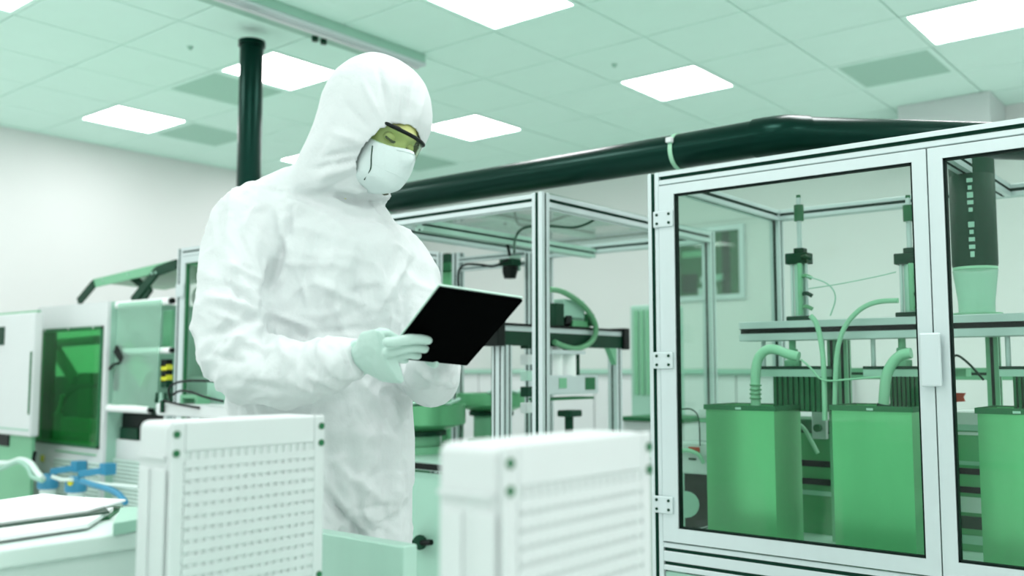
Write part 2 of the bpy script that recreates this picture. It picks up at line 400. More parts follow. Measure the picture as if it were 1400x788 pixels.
for x0, x1 in ((EX0+P+.003, -.78), (-.766, EX1-P-.003)):
    MB().box((x0, Y0+.008, .09), (x1, Y0+.02, .43)).build('base_panel', 'greenl', t, bevel=.003)
MB().box((EX0+.018, Y0+P, .53), (EX0+.024, EYB-P, EZT-P)).build('side_pane', 'glass', t)
# two doors
gx = [(X(925), X(1257, Y0, 500)), (X(1300, Y0, 500), EX1-P-.045)]
gz0, gz1 = .575, EZT-P-.037
for k, (a, b) in enumerate(gx):
    x0 = EX0+P+.002 if k == 0 else (gx[0][1]+gx[1][0])/2+.002
    x1 = (gx[0][1]+gx[1][0])/2-.002 if k == 0 else EX1-P-.002
    z0, z1 = .53, EZT-P-.004; y0, y1 = Y0-.004, Y0+.03
    d = MB(); d.box((x0, y0, z0), (a, y1, z1)); d.box((b, y0, z0), (x1, y1, z1)); d.box((a, y0, z0), (b, y1, gz0)); d.box((a, y0, gz1), (b, y1, z1))
    dr = d.build('door', 'alu', t)
    gk = MB(); e = .006
    for (u0, u1, v0, v1) in ((a, a+e, gz0, gz1), (b-e, b, gz0, gz1), (a, b, gz1-e, gz1), (a, b, gz0, gz0+e)): gk.box((u0, Y0+.002, v0), (u1, Y0+.02, v1))
    gk.build('gasket', 'slot', dr)
    MB().box((a+.001, Y0+.009, gz0+.001), (b-.001, Y0+.014, gz1-.001)).build('glass_pane', 'glass', dr)
    if k == 0:
        for py in (300, 493, 690):
            z = Zy(908, py); hx0 = X(895, Y0, py); hx1 = X(922, Y0, py)
            hg = MB().box((hx0, Y0-.012, z-.028), (hx1, Y0-.004, z+.028)).build('hinge', 'alu', dr, bevel=.003)
        zz = Zy(1275, 492); hxm = b+.028
        MB().box((hxm-.018, Y0-.03, zz-.075), (hxm+.038, Y0-.02, zz+.075)).build('pull_handle', 'alu', dr, bevel=.006)
        for s_ in (-.06, .06): MB().box((hxm-.01, Y0-.022, zz+s_-.01), (hxm+.03, Y0-.004, zz+s_+.01)).build('handle_mount', 'alu', dr)
        for py in (300, 493, 690):
            z = Zy(908, py)
            for dx in (.2, .8):
                for dz in (-.015, .015):
                    xx = X(895, Y0, py)*(1-dx)+X(922, Y0, py)*dx
                    MB().cyl((xx, Y0-.0145, z+dz), (xx, Y0-.011, z+dz), .005, 8).build('screw', 'dark', dr)

# tanks on the deck
YT = 3.0
def tank(px0, px1, pyt, depth, label):
    x0, x1 = X(px0, YT, pyt), X(px1, YT, pyt); zt = Zy((px0+px1)/2, pyt, YT)
    t = thing('steel_tank', ((x0+x1)/2, YT+depth/2, .50), label, 'tank', 'open steel tanks in the enclosure')
    b = MB(); w_ = .006
    b.box((x0, YT, .50), (x1, YT+depth, .506)); b.box((x0, YT, .506), (x1, YT+w_, zt)); b.box((x0, YT+depth-w_, .506), (x1, YT+depth, zt))
    b.box((x0, YT+w_, .506), (x0+w_, YT+depth-w_, zt)); b.box((x1-w_, YT+w_, .506), (x1, YT+depth-w_, zt))
    b.build('tank_body', 'tank', t)
    r = MB(); o = .006; zb = zt-.013
    r.box((x0-o, YT-o, zb), (x1+o, YT-.0005, zt+.004)); r.box((x0-o, YT+depth+.0005, zb), (x1+o, YT+depth+o, zt+.004))
    r.box((x0-o, YT-.0005, zb), (x0-.0005, YT+depth+.0005, zt+.004)); r.box((x1+.0005, YT-.0005, zb), (x1+o, YT+depth+.0005, zt+.004))
    r.build('rim_band', 'greend', t)
    for k in (.5,): MB().box((x0+(x1-x0)*k-.01, YT-.009, zb+.003), (x0+(x1-x0)*k+.01, YT-.006, zb+.010)).build('latch', 'steell', t)
    return t
    hy = YT+depth*.45
    MB().tube(smooth_path([(x1, hy-.06, zt-.09), (x1+.03, hy-.05, zt-.07), (x1+.035, hy, zt-.06), (x1+.03, hy+.05, zt-.07), (x1, hy+.06, zt-.09)], 4), .006, 8).build('handle', 'hosed', t, True)
    return t
tank(965, 1058, 556, .22, 'upright open steel tank nearest the left door post')
tank(1137, 1246, 557, .22, 'upright open steel tank behind the middle door stile')
tank(1336, 1448, 561, .22, 'upright steel tank cut by the right edge behind the second door')

# gantry over the tanks
YG = 3.2
bz0, bz1 = Zy(1010, 467, YG), Zy(1010, 441, YG); bx0 = X(1010, YG, 450)
t = thing('dosing_gantry', (-.6, YG, .50), 'aluminium cross beam on columns carrying pneumatic cylinders and hoses above the tanks', 'gantry')
MB().bar(0, (bx0, YG, bz0), (EX1-.06, YG+.09, bz1), gw=.016, gd=.012).build('beam', ['alu', 'slot'], t, bevel=.002, seg=1)
for a, b in ((1124, 1136), (1138, 1151), (1343, 1360)):
    MB().bar(2, (X(a, YG+.05, 500), YG+.10, .50), (X(b, YG+.05, 500), YG+.14, bz1)).build('column', ['green', 'dark'], t)
    MB().box((X(a, YG+.05, 500), YG+.09, bz0), (X(b, YG+.05, 500), YG+.10, bz1)).build('bracket', 'green', t)
def cylinder(pc):
    x = X(pc, YG, 400); y = YG+.045; q = lambda py: Zy(pc, py, YG)
    z0 = bz1; zc0, zc1 = q(360), q(345)
    MB().cyl((x, y, z0), (x, y, zc0), .021, 20).build('cylinder_barrel', 'steell', t, True)
    for s_ in (-1, 1): MB().cyl((x+s_*.026, y-.012, z0), (x+s_*.026, y-.012, zc0), .006, 10).build('guide_rod', 'alu', t, True)
    MB().box((x-.045, y-.03, z0), (x+.04, y+.03, z0+.016)).build('mount_block', 'dark', t, bevel=.003)
    MB().box((x-.044, y-.03, zc0), (x+.036, y+.03, zc1), ).build('cap_block', 'dark', t, bevel=.003)
    MB().box((x-.016, y-.02, zc1), (x+.02, y+.02, zc1+.018)).build('cap_block', 'dark', t, bevel=.003)
    MB().cyl((x, y, zc1+.018), (x, y, q(268)), .0085, 12).build('piston_rod', 'alu', t, True)
    ff = MB(); ff.cyl((x, y, q(300)), (x, y, q(278)), .017, 14); ff.cyl((x, y, q(278)), (x, y, q(264)), .008, 10); ff.build('rod_coupling', 'greend', t, True)
    for k, py in enumerate((352, 378, 402, 420)):
        s_ = 1 if k < 3 else -1
        MB().tube(smooth_path([(x+.02, y-.03, q(py)), (x+.04, y-.045, q(py)), (x+.058, y-.04, q(py+4))], 3), .007, 8).build('fitting', 'dark' if k % 2 == 0 else 'hosed', t, True)
    MB().cyl((x+.012, y-.034, z0+.02), (x+.012, y-.034, zc0), .009, 10).build('valve_stem', 'green', t, True)
cylinder(1088); cylinder(1240); cylinder(1440)
def head(pa, pb, px0, px1, hatch):
    q = lambda px, py: Zy(px, py, YG)
    for p_ in (px0+8, (px0+px1)/2, px1-6): MB().cyl((X(p_, YG, 490), YG+.045, q(p_, 504)), (X(p_, YG, 490), YG+.045, bz0), .008, 10).build('guide_rod', 'alu', t, True)
    MB().box((X(px0, YG, 505), YG, q(px0, 515)), (X(px1, YG, 505), YG+.09, q(px0, 505))).build('carrier_plate', 'steell', t)
    MB().box((X(px0, YG, 505), YG-.002, q(px0, 505)), (X(px1, YG, 505), YG+.092, q(px0, 501))).build('carrier_top', 'dark', t)
    b = MB(); n = 9; x0, x1 = X(pa, YG, 530), X(pb, YG, 530); z0, z1 = q(pa, 562), q(pa, 515)
    b.box((x0, YG+.014, z0), (x1, YG+.08, z1))
    for k in range(n):
        xa = x0+(x1-x0)*k/n; b.box((xa, YG+.002, z0), (xa+(x1-x0)/n*.55, YG+.014, z1))
    b.build('ribbed_block', 'greend', t)
    x = X((px0+px1)/2, YG, 480); zc = q(px0, 490)
    MB().lathe((x, YG+.045, q(px0, 501)), [(.03, 0), (.03, .02), (.018, .024), (.018, .06), (.012, .062), (.012, bz0-q(px0, 501))], 14).build('nozzle', 'green', t, True)
head(1057, 1124, 1029, 1124, 0); head(1216, 1270, 1180, 1275, 0); head(1385, 1450, 1366, 1455, 0)
def pth(pts, Y): return smooth_path([ony(a, b, Y) for a, b in pts], 5)
MB().tube(pth([(1034, 562), (1033, 540), (1033, 515), (1036, 493), (1046, 480), (1060, 478), (1076, 484), (1092, 488)], 3.12), .017, 12).build('hose', 'hose', t, True)
MB().tube(pth([(1208, 562), (1209, 540), (1212, 515), (1220, 497), (1232, 486), (1246, 483)], 3.12), .017, 12).build('hose', 'hose', t, True)
for py in (527, 533, 539, 545): MB().cyl(ony(1033, py-1, 3.12), ony(1033, py+1, 3.12), .021, 14).build('hose_clip', 'hosed', t, True)
MB().cyl(ony(1209, 553, 3.12), ony(1208, 560, 3.12), .022, 14).build('hose_clip', 'dark', t, True)
MB().tube(pth([(1108, 432), (1116, 442), (1122, 465), (1126, 500), (1128, 575)], 3.14), .009, 10).build('hose', 'hose', t, True)
MB().tube(pth([(1228, 411), (1200, 413), (1178, 422), (1160, 440), (1149, 462), (1143, 500), (1141, 575)], 3.14), .0085, 10).build('hose', 'hose', t, True)
MB().tube(pth([(1095, 492), (1108, 503), (1120, 517), (1135, 521), (1160, 519), (1215, 515)], 3.13), .0035, 8).build('hose', 'hose', t, True)
MB().tube(pth([(1103, 378), (1125, 385), (1138, 395), (1142, 410), (1135, 432)], 3.16), .0025, 6).build('air_line', 'greenl', t, True)
MB().tube(pth([(1105, 395), (1150, 388), (1200, 378), (1225, 372)], 3.2), .002, 6).build('air_line', 'greenl', t, True)

# black canister hanging above a clear funnel
YC = 3.32; ca = X(1298, YC, 290); cb = X(1362, YC, 290); rC = (ony(1362, 290, YC)-ony(1298, 290, YC)).length*.5*.97
cc = onw(1330, 290, (ony(1330, 290, YC)-CAM).dot(FH)); zb, zt = Zy(1330, 366, YC), EZT-P
t = thing('filter_canister', (cc.x, cc.y, zb), 'black cylindrical canister with a column of pale markings behind the second door', 'canister')
MB().lathe((cc.x, cc.y, 0), [(rC*.97, zb), (rC, zb+.01), (rC, zb+.30), (rC*.9, zb+.31), (rC*.9, zb+.345), (rC, zb+.35), (rC, zt)], 32).build('shell', 'dark', t, True)
MB().lathe((cc.x, cc.y, zb-.008), [(rC*.97, 0), (rC*.97, .008)], 32).build('bottom_ring', 'hose', t, True)
mk = MB(); dcam = V((-cc.x, -cc.y, 0)).normalized(); sd = V((-dcam.y, dcam.x, 0))
for k in range(11):
    z = zb+.03+k*.024
    if k in (5,): continue
    mk.obox(V((cc.x, cc.y, z+.006))+dcam*(rC+.0012)+sd*(-.006), sd*(.009-.003*(k % 3 == 0)), dcam*.002, ZZ*(.0065 if k % 4 else .009))
mk.build('markings', 'greenl', t)
fz0 = Zy(1330, 432, YC-.1)
t2 = thing('clear_funnel', (cc.x, cc.y, bz1), 'clear plastic funnel tapering under the black canister', 'funnel')
fm = MB(); n = 28
for r0, z0, r1, z1 in ((rC*.98, zb-.010, rC*.8, bz1+.05), (rC*.8, bz1+.05, rC*.78, bz1+.001)):
    fm.add([V((cc.x+r0*math.cos(2*math.pi*k/n), cc.y+r0*math.sin(2*math.pi*k/n), z0)) for k in range(n)]+[V((cc.x+r1*math.cos(2*math.pi*k/n), cc.y+r1*math.sin(2*math.pi*k/n), z1)) for k in range(n)],
           [(k, (k+1) % n, n+(k+1) % n, n+k) for k in range(n)])
fm.build('funnel_wall', 'film', t2, True)
MB().lathe((cc.x, cc.y, bz1), [(rC*1.1, 0), (rC*1.1, .01)], 24).build('funnel_base', 'hose', t2, True)

# instruments behind the tanks
YI = 3.42
def rack(px0, px1, pyt, label, name, slotz, top='white'):
    x0, x1 = X(px0, YI, 600), X(px1, YI, 600); zt = Zy(px0, pyt, YI)
    t = thing(name, ((x0+x1)/2, YI, .50), label, 'rack')
    MB().box((x0, YI, .50), (x1, YI+.2, zt-.05)).build('rack_body', 'steelg', t)
    MB().box((x0, YI, zt-.045), (x1, YI+.2, zt)).build('rack_top', top, t, bevel=.004)
    MB().box((x0, YI-.004, zt-.05), (x1, YI+.2, zt-.045)).build('seam', 'dark', t)
    for py, h_, m_ in slotz:
        z = Zy(px0, py, YI); MB().box((x0, YI-.008, z-h_), (x1, YI, z+h_)).build('slot', m_, t)  # front bars; between the first two tanks the black ones stand for reflections
    return t
r_ = rack(1298, 1345, 563, 'slotted green machine rack between the door stile and right tank', 'rack_or_reflections',
     [(584, .01, 'greenl'), (592, .005, 'white'), (632, .006, 'greenl'), (643, .01, 'black'), (668, .01, 'black'), (688, .025, 'white'), (712, .02, 'dark'), (735, .014, 'greenl')])
zz = Zy(1310, 543, YI); MB().box((X(1299, YI, 543), YI-.02, zz-.03), (X(1303, YI, 543), YI-.012, zz+.06)).build('stem', 'green', r_)
MB().prism([(X(1302, YI, 543), YI-.03, zz-.018), (X(1322, YI, 543), YI-.03, zz-.014), (X(1320, YI, 543), YI-.03, zz), (X(1323, YI, 543), YI-.03, zz+.014), (X(1302, YI, 543), YI-.03, zz+.014)], (0, .01, 0)).build('red_tag', 'red', r_)['label'] = 'small red tag'
MB().box((X(1299, YI, 520), YI-.01, Zy(1300, 515, YI)), (X(1322, YI, 520), YI+.06, Zy(1300, 505, YI))).build('sensor_block', 'green', r_)
MB().tube(pth([(1303, 520), (1302, 495), (1308, 486), (1325, 498), (1345, 520)], YI-.02), .004, 8).build('cable', 'dark', r_, True)
r_ = rack(1066, 1136, 572, 'added green rack between the first two steel tanks, its dark bars standing for reflections', 'rack_or_reflections',
     [(631, .011, 'black'), (655, .011, 'black'), (670, .008, 'greenl')], top='greend')  # rack added here; its black bars imitate reflections between the tanks
x_ = X(1112, YI, 570)
MB().box((x_, YI-.02, Zy(1112, 600, YI)), (X(1132, YI, 570), YI+.05, Zy(1112, 559, YI))).build('white_box', 'white', r_, bevel=.004)
MB().cyl((X(1122, YI, 580), YI-.04, Zy(1122, 585, YI)), (X(1122, YI, 580), YI-.02, Zy(1122, 585, YI)), .014, 12).build('knob', 'greend', r_)
MB().tube(pth([(1080, 575), (1098, 585), (1110, 605), (1118, 620)], YI-.05), .008, 8).build('hose', 'hose', r_, True)
YL = 3.3
t = thing('instrument_box', (X(948, YL, 640), YL+.1, 0), 'small white instrument with red readout behind the first door', 'instrument')
MB().box((X(930, YL, 640), YL, Zy(940, 648, YL)), (X(968, YL, 640), YL+.2, Zy(940, 605, YL))).build('case', 'white', t, bevel=.006)
MB().box((X(942, YL, 615), YL-.004, Zy(940, 618, YL)), (X(957, YL, 615), YL, Zy(940, 611, YL))).build('readout', 'red', t)
MB().box((X(942, YL, 628), YL-.004, Zy(940, 629, YL)), (X(952, YL, 628), YL, Zy(940, 626, YL))).build('slot', 'dark', t)
MB().box((X(932, YL, 640), YL+.02, 0), (X(968, YL, 640), YL+.2, Zy(940, 649, YL))).build('pedestal', 'black', t)
MB().box((X(944, YL, 560), YL+.06, Zy(940, 605, YL)), (X(966, YL, 560), YL+.16, Zy(940, 560, YL))).build('tower', 'white', t, bevel=.006)
MB().box((X(946, YL, 575), YL+.056, Zy(940, 578, YL)), (X(966, YL, 575), YL+.06, Zy(940, 572, YL))).build('vent_slot', 'green', t)
MB().tube(pth([(928, 618), (940, 616), (955, 622), (962, 634)], YL-.02), .008, 8).build('hose', 'hose', t, True)
MB().tube(pth([(931, 560), (945, 560), (955, 572), (957, 610)], YL-.01), .003, 6).build('cable', 'dark', t, True)
MB().cyl(ony(938, 690, YL-.06), ony(938, 690, YL+.018), .05, 16).build('motor', 'steell', t, True)
# framed dark panel with coloured blocks, added on the back wall, seen through the first door
YW = WY1
x0, x1 = X(930, YW, 380), X(1013, YW, 380); z0, z1 = Zy(970, 404, YW), Zy(970, 318, YW)
t = struct(MB().box((x0, YW-.012, z0), (x1, YW-.002, z1)).build('panel_1', 'greend'), 'small dark framed panel on the back wall', 'window')
fr = MB(); e = .045
for a, b in (((x0-e, z0-e), (x1+e, z0)), ((x0-e, z1), (x1+e, z1+e)), ((x0-e, z0), (x0, z1)), ((x1, z0), (x1+e, z1))): fr.box((a[0], YW-.03, a[1]), (b[0], YW-.002, b[1]))
fr.build('panel_frame', 'alu', t)
for a, b, c, d, m_ in ((.32, .62, .0, .12, 'white'), (.36, .5, .2, .3, 'white'), (.6, .75, .22, .32, 'greenl'), (.72, .84, .0, .98, 'dark'), (.05, .5, .62, .72, 'green'), (.05, .3, .05, .35, 'dark')):
    MB().box((x0+(x1-x0)*a, YW-.02, z0+(z1-z0)*c), (x0+(x1-x0)*b, YW-.012, z0+(z1-z0)*d)).build('panel_block', m_, t)
MB().box((x0, YW-.026, z0), (x1, YW-.022, z1)).build('pane', 'glass', t)

# ------------------------------------------------------------------ middle open-framed station
P2 = .05; MX1 = X(727)+P2; MX0 = -3.2; MYB = 4.2; ZT = 1.772; DKZ = .72
t = thing('open_station', ((MX0+MX1)/2, 3.5, 0), 'open aluminium-framed station with posts and top rails behind the tablet', 'enclosure')
for x in (MX0, MX1-P2):
    for y in (Y0, MYB-P2): MB().bar(2, (x, y, .0), (x+P2, y+P2, ZT)).build('post', ALU, t, bevel=.002, seg=1)
for y in (Y0, MYB-P2): MB().bar(0, (MX0+P2, y, ZT-P2-.004), (MX1-P2, y+P2, ZT-.004)).build('rail', ALU, t, bevel=.002, seg=1)
for x in (MX0, MX1-P2): MB().bar(1, (x, Y0+P2, ZT-P2-.004), (x+P2, MYB-P2, ZT-.004)).build('rail', ALU, t, bevel=.002, seg=1)
xm = MX0+.32
MB().bar(1, (xm, Y0+P2, ZT-P2-.03), (xm+P2, MYB-P2, ZT-.03)).build('rail', ['steell', 'dark'], t)
MB().box((MX0+.01, Y0+.055, ZT-.002), (MX1-.01, MYB-.01, ZT+.003)).build('top_pane', 'glass', t)
MB().box((MX0+P2+.003, Y0+.005, DKZ-.035), (MX1-.003, MYB-P2, DKZ)).build('deck', 'steell', t)
MB().box((MX0+.055, Y0-.006, DKZ-.03), (MX1-P2-.005, Y0+.004, DKZ-.006)).build('deck_edge', 'black', t)
MB().box((MX0+P2+.005, Y0+.012, .05), (MX1-P2-.005, Y0+.024, DKZ-.045)).build('base_panel', 'greenl', t, bevel=.003)
MB().box((MX1-.03, Y0+P2+.004, .05), (MX1-.02, MYB-P2, DKZ-.045)).build('base_panel', 'greenl', t)
for a, b, m_ in (((600, 395), (680, 383), 'green'),):
    pass
MB().tube([ony(560, 743, Y0-.05), ony(590, 742, Y0-.05)], .012, 8).build('pipe', 'black', t)
MB().cyl(ony(574, 742, Y0-.06), ony(574, 742, Y0+.015), .03, 12).build('valve', 'dark', t, True)
# cables draped on the top frame
for pts in ([(888, 285), (862, 262), (835, 250), (815, 262)], ):
    pass
MB().tube(smooth_path([onz(703, 345, 1.62)]+[ony(a, b, 3.45) for a, b in ((705, 325), (716, 312), (745, 309), (785, 311), (810, 302), (824, 288))], 5), .006, 8).build('cable', 'dark', t, True)
MB().tube(pth([(697, 350), (694, 335), (690, 320)], 3.45), .008, 8).build('cable', 'black', t, True)
MB().tube(pth([(627, 395), (627, 372), (636, 362), (655, 362), (675, 364), (694, 355)], 3.4), .006, 8).build('cable', 'black', t, True)
# green cross panel behind the left frame
# camera bracket gantry
YM = 3.5
t = thing('sensor_gantry', (X(680, YM, 400), YM, DKZ), 'slim aluminium portal holding a small black sensor above the tablet', 'gantry')
MB().bar(2, (X(618, YM, 360), YM, DKZ), (X(618, YM, 360)+.045, YM+.045, Zy(620, 346, YM))).build('post', ALU, t)
MB().bar(2, (X(717, YM, 360), YM, DKZ), (X(717, YM, 360)+.03, YM+.03, Zy(720, 346, YM))).build('post', ALU, t)
xa, xb = X(618, YM, 360)+.045, X(717, YM, 360)
MB().bar(0, (xa, YM, Zy(640, 358, YM)), (xb, YM+.025, Zy(640, 351, YM)), gw=.006, gd=.005).build('cross_bar', ALU, t)
MB().bar(0, (xa, YM, Zy(640, 370, YM)), (xb, YM+.025, Zy(640, 364, YM)), gw=.006, gd=.005).build('cross_bar', ALU, t)
sx = X(698, YM-.04, 365)
MB().box((sx-.03, YM-.012, Zy(698, 372, YM)), (sx+.03, YM, Zy(698, 350, YM))).build('sensor_plate', 'steell', t)
MB().lathe((sx, YM-.045, Zy(698, 381, YM-.04)), [(.028, 0), (.036, .03), (.036, .055)], 16).build('sensor', 'black', t, True)
MB().box((sx-.04, YM-.075, Zy(698, 364, YM-.04)), (sx+.04, YM-.012, Zy(698, 355, YM-.04))).build('sensor_mount', 'dark', t)
# green machine casing deep behind the station
t = thing('machine_casing', (X(590, 3.95, 380), 4.0, 0), 'dark green machine casing seen left of the sensor portal', 'machine')
MB().box((-4.1, 3.95, 0), (X(614, 3.95, 380), 4.0, Zy(600, 372, 3.95))).build('casing_body', 'steelg', t, bevel=.006)
MB().box((-4.11, 3.93, Zy(600, 372, 3.95)), (X(615, 3.93, 380), 4.01, Zy(600, 361, 3.95))).build('casing_lid', 'greend', t)
MB().cyl(ony(575, 352, 3.98), ony(614, 354, 3.98), .012, 10).build('bar', 'dark', t)
MB().box((X(604, 3.96, 350), 3.96, Zy(606, 362, 3.96)), (X(613, 3.96, 350), 4.02, Zy(606, 347, 3.96))).build('bar_end', 'dark', t)
# pick and place beam running away along the station
bx = -2.56; bzt = onx(705, 444, bx).z; by0, by1 = 3.02, onx(843, 451, bx).y
t = thing('pick_and_place_unit', (bx, 3.5, DKZ), 'black and silver pick-and-place beam with grippers and a looped hose behind the front post', 'machine')
MB().box((bx-.03, by0, bzt-.03), (bx+.03, by1, bzt)).build('beam_cap', 'alu', t)
MB().box((bx-.035, by0, bzt-.008), (bx+.036, by1, bzt+.003)).build('beam_strip', 'black', t)
MB().box((bx-.03, by0, bzt-.09), (bx+.03, by1, bzt-.03)).build('beam', 'dark', t)
MB().box((bx-.04, by1, bzt-.095), (bx+.045, by1+.05, bzt+.01)).build('beam_end', 'black', t, bevel=.004)
MB().box((bx-.04, by0-.05, bzt-.095), (bx+.045, by0, bzt+.03)).build('beam_end', 'black', t, bevel=.004)
MB().bar(2, (bx-.02, by1-.05, DKZ), (bx+.03, by1, bzt-.09)).build('post', ALU, t)
MB().bar(2, (bx-.03, by0, DKZ), (bx+.03, by0+.06, bzt-.09), n2=2, gw=.008).build('post', ALU, t)
MB().prism([(bx, by1-.05, bzt-.09), (bx, by1-.11, bzt-.09), (bx, by1-.05, bzt-.17)], (.03, 0, 0)).build('gusset', 'green', t)
def bp(px, py, dx=0): return onx(px, py, bx+dx)
pp = bp(775, 437)
MB().cyl(bp(752, 435), bp(800, 439), .014, 12).build('slide_rod', 'steell', t, True)
MB().cyl(bp(766, 437), bp(774, 437), .035, 16).build('rod_collar', 'black', t, True)
for a, b, z0, z1, m_ in ((752, 764, 452, 416, 'dark'), (764, 792, 434, 412, 'greenl'), (776, 800, 448, 440, 'steelg'), (796, 806, 446, 430, 'greend')):
    p0, p1 = bp(a, z0), bp(b, z1); MB().box((bx-.03, p0.y, max(p0.z, bzt+.003)), (bx+.03, p1.y, p1.z)).build('carriage_block', m_, t, bevel=.003)
MB().tube(smooth_path([bp(a, b, .05) for a, b in [(752, 396), (766, 398), (785, 408), (803, 424), (814, 444), (813, 460), (804, 471), (788, 477), (772, 474), (758, 468)]], 4), .013, 10).build('looped_hose', 'hosed', t, True)
for a, b in ((753, 762), (767, 779), (781, 786)):
    p0, p1 = bp(a, 515), bp(b, 484); MB().cyl((bx+.02, (p0.y+p1.y)/2, p0.z), (bx+.02, (p0.y+p1.y)/2, bzt-.09), (p1.y-p0.y)*.48, 14).build('gripper_cylinder', 'whiteb' if b < 780 else 'dark', t, True)
p0, p1 = bp(740, 484), bp(786, 480); MB().box((bx-.03, p0.y, p0.z), (bx+.06, p1.y, p1.z)).build('gripper_plate', 'alu', t)
p0, p1 = bp(735, 540), bp(806, 513); MB().box((bx-.05, p0.y, p0.z), (bx+.05, p1.y, p1.z)).build('gripper_block', 'alu', t, bevel=.004)
q0, q1 = bp(788, 533), bp(801, 516); MB().box((bx+.05, q0.y, q0.z), (bx+.053, q1.y, q1.z)).build('gripper_window', 'greend', t)
q0, q1 = bp(752, 531), bp(762, 517); MB().box((bx+.05, q0.y, q0.z), (bx+.053, q1.y, q1.z)).build('gripper_window', 'green', t)
p0, p1 = bp(735, 548), bp(800, 541); MB().box((bx-.05, p0.y, p0.z), (bx+.05, p1.y, p1.z-.004)).build('gripper_pad', 'greend', t)
p0 = bp(690, 590); MB().bar(2, (bx-.05, by0+.02, DKZ), (bx-.032, by0+.05, bzt-.09)).build('column', ['dark', 'black'], t)
for k in range(5):
    py = 470+k*22; p = bp(716, py); MB().box((bx-.02, p.y, p.z-.022), (bx+.02, p.y+.05, p.z+.022)).build('valve_block', ('dark', 'white', 'steell')[k % 3], t, bevel=.003)
p = bp(778, 570); MB().cyl((p.x, p.y, DKZ), (p.x, p.y, p.z), .02, 12).build('clamp_post', 'dark', t, True)
MB().box((p.x-.04, p.y-.04, p.z), (p.x+.04, p.y+.05, p.z+.03)).build('clamp', 'dark', t, bevel=.006)
# bowl feeders
def bowl(pc, Y, pyt, r, hh, label):
    c = ony(pc, pyt, Y); zt = c.z; zb = zt-hh
    t = thing('bowl_feeder', (c.x, c.y, DKZ), label, 'bowl feeder')
    MB().lathe((c.x, c.y, 0), [(r*.55, zb-.03), (r*.97, zb), (r, zb+.004), (r, zt), (r*.975, zt), (r*.975, zt-.05), (r*.75, zt-.055), (r*.70, zt-.02), (r*.68, zt-.02), (r*.66, zt-.07), (.02, zt-.06)], 48).build('bowl', 'steelg', t, True)
    MB().lathe((c.x, c.y, 0), [(r*.62, zb-.05), (r*.62, zb-.03), (r*.5, zb-.029)], 36).build('bowl_underside', 'dark', t, True)
    MB().lathe((c.x, c.y, DKZ), [(r*.66, 0), (r*.66, .03), (r*.5, .035), (r*.5, zb-.05-DKZ)], 32).build('drive_base', 'green', t, True)
    tr = []
    for k in range(30):
        a = -.6+k*.16; rr = r*(.84); tr.append(V((c.x+rr*math.cos(a), c.y+rr*math.sin(a), zt-.05+k*.0016)))
    MB().tube(tr, .012, 6).build('spiral_track', 'green', t, True)
    a0 = -1.0; ps = [V((c.x+r*.9*math.cos(a0+.5*k), c.y+r*.9*math.sin(a0+.5*k), zt+.005+.02*(k % 2))) for k in range(4)]
    MB().tube(ps, .008, 6).build('guide_wire', 'steell', t, True)
    MB().box((c.x+r*.3, c.y-r*.5, zt-.05), (c.x+r*.3+.06, c.y-r*.5+.04, zt+.012)).build('chute_block', 'dark', t, bevel=.01)
    return t
bowl(568, 3.11, 553, .232, .09, 'wide grey-green steel feeder bowl right beside the coverall')
bowl(672, 3.62, 538, .18, .06, 'smaller steel feeder bowl touching the front post of the station')

# pale panel and shelf far behind station, blurred cabinet by the back wall
t = thing('tall_cabinet', (X(875, 5.5, 480), 5.6, 0), 'tall blurred pale green cabinet in the gap before the glass enclosure', 'cabinet')
MB().box((X(862, 5.5, 480), 5.5, 0), (X(905, 5.5, 480), 5.8, Zy(870, 418, 5.5))).build('cabinet_body', 'greenl', t, bevel=.01)
for a in (868, 876, 884): MB().box((X(a, 5.5, 480), 5.488, Zy(870, 540, 5.5)), (X(a+5, 5.5, 480), 5.5, Zy(870, 425, 5.5))).build('door_slat', 'green', t)
t = thing('side_bench', (X(870, 4.6, 580), 4.8, 0), 'low dark-edged bench beyond the station, just left of the glass doors', 'bench')
MB().box((X(848, 4.6, 580), 4.6, Zy(860, 576, 4.6)), (X(935, 4.6, 580), 5.0, Zy(860, 570, 4.6))).build('bench_top', 'greend', t, bevel=.004)
MB().box((X(850, 4.6, 580), 4.62, 0), (X(933, 4.6, 580), 4.98, Zy(860, 576, 4.6))).build('bench_body', 'white', t)
t = thing('back_counter', (X(790, 6.6, 530), 6.8, 0), 'long pale counter along the back wall seen between station posts', 'counter')
x0, x1 = -6.5, -2.6; z1 = Zy(800, 505, 6.6)
MB().box((x0, 6.6, z1-.04), (x1, WY1-.01, z1)).build('counter_top', 'greenl', t, bevel=.004)
for k in range(6):
    xa = x0+(x1-x0)*k/6; xb = x0+(x1-x0)*(k+1)/6
    MB().box((xa+.005, 6.63, .1), (xb-.005, WY1-.02, z1-.042)).build('cabinet_unit', 'white', t, bevel=.004)
MB().box((x0+.05, 6.7, 0), (x1-.05, WY1-.05, .1)).build('plinth', 'green', t)
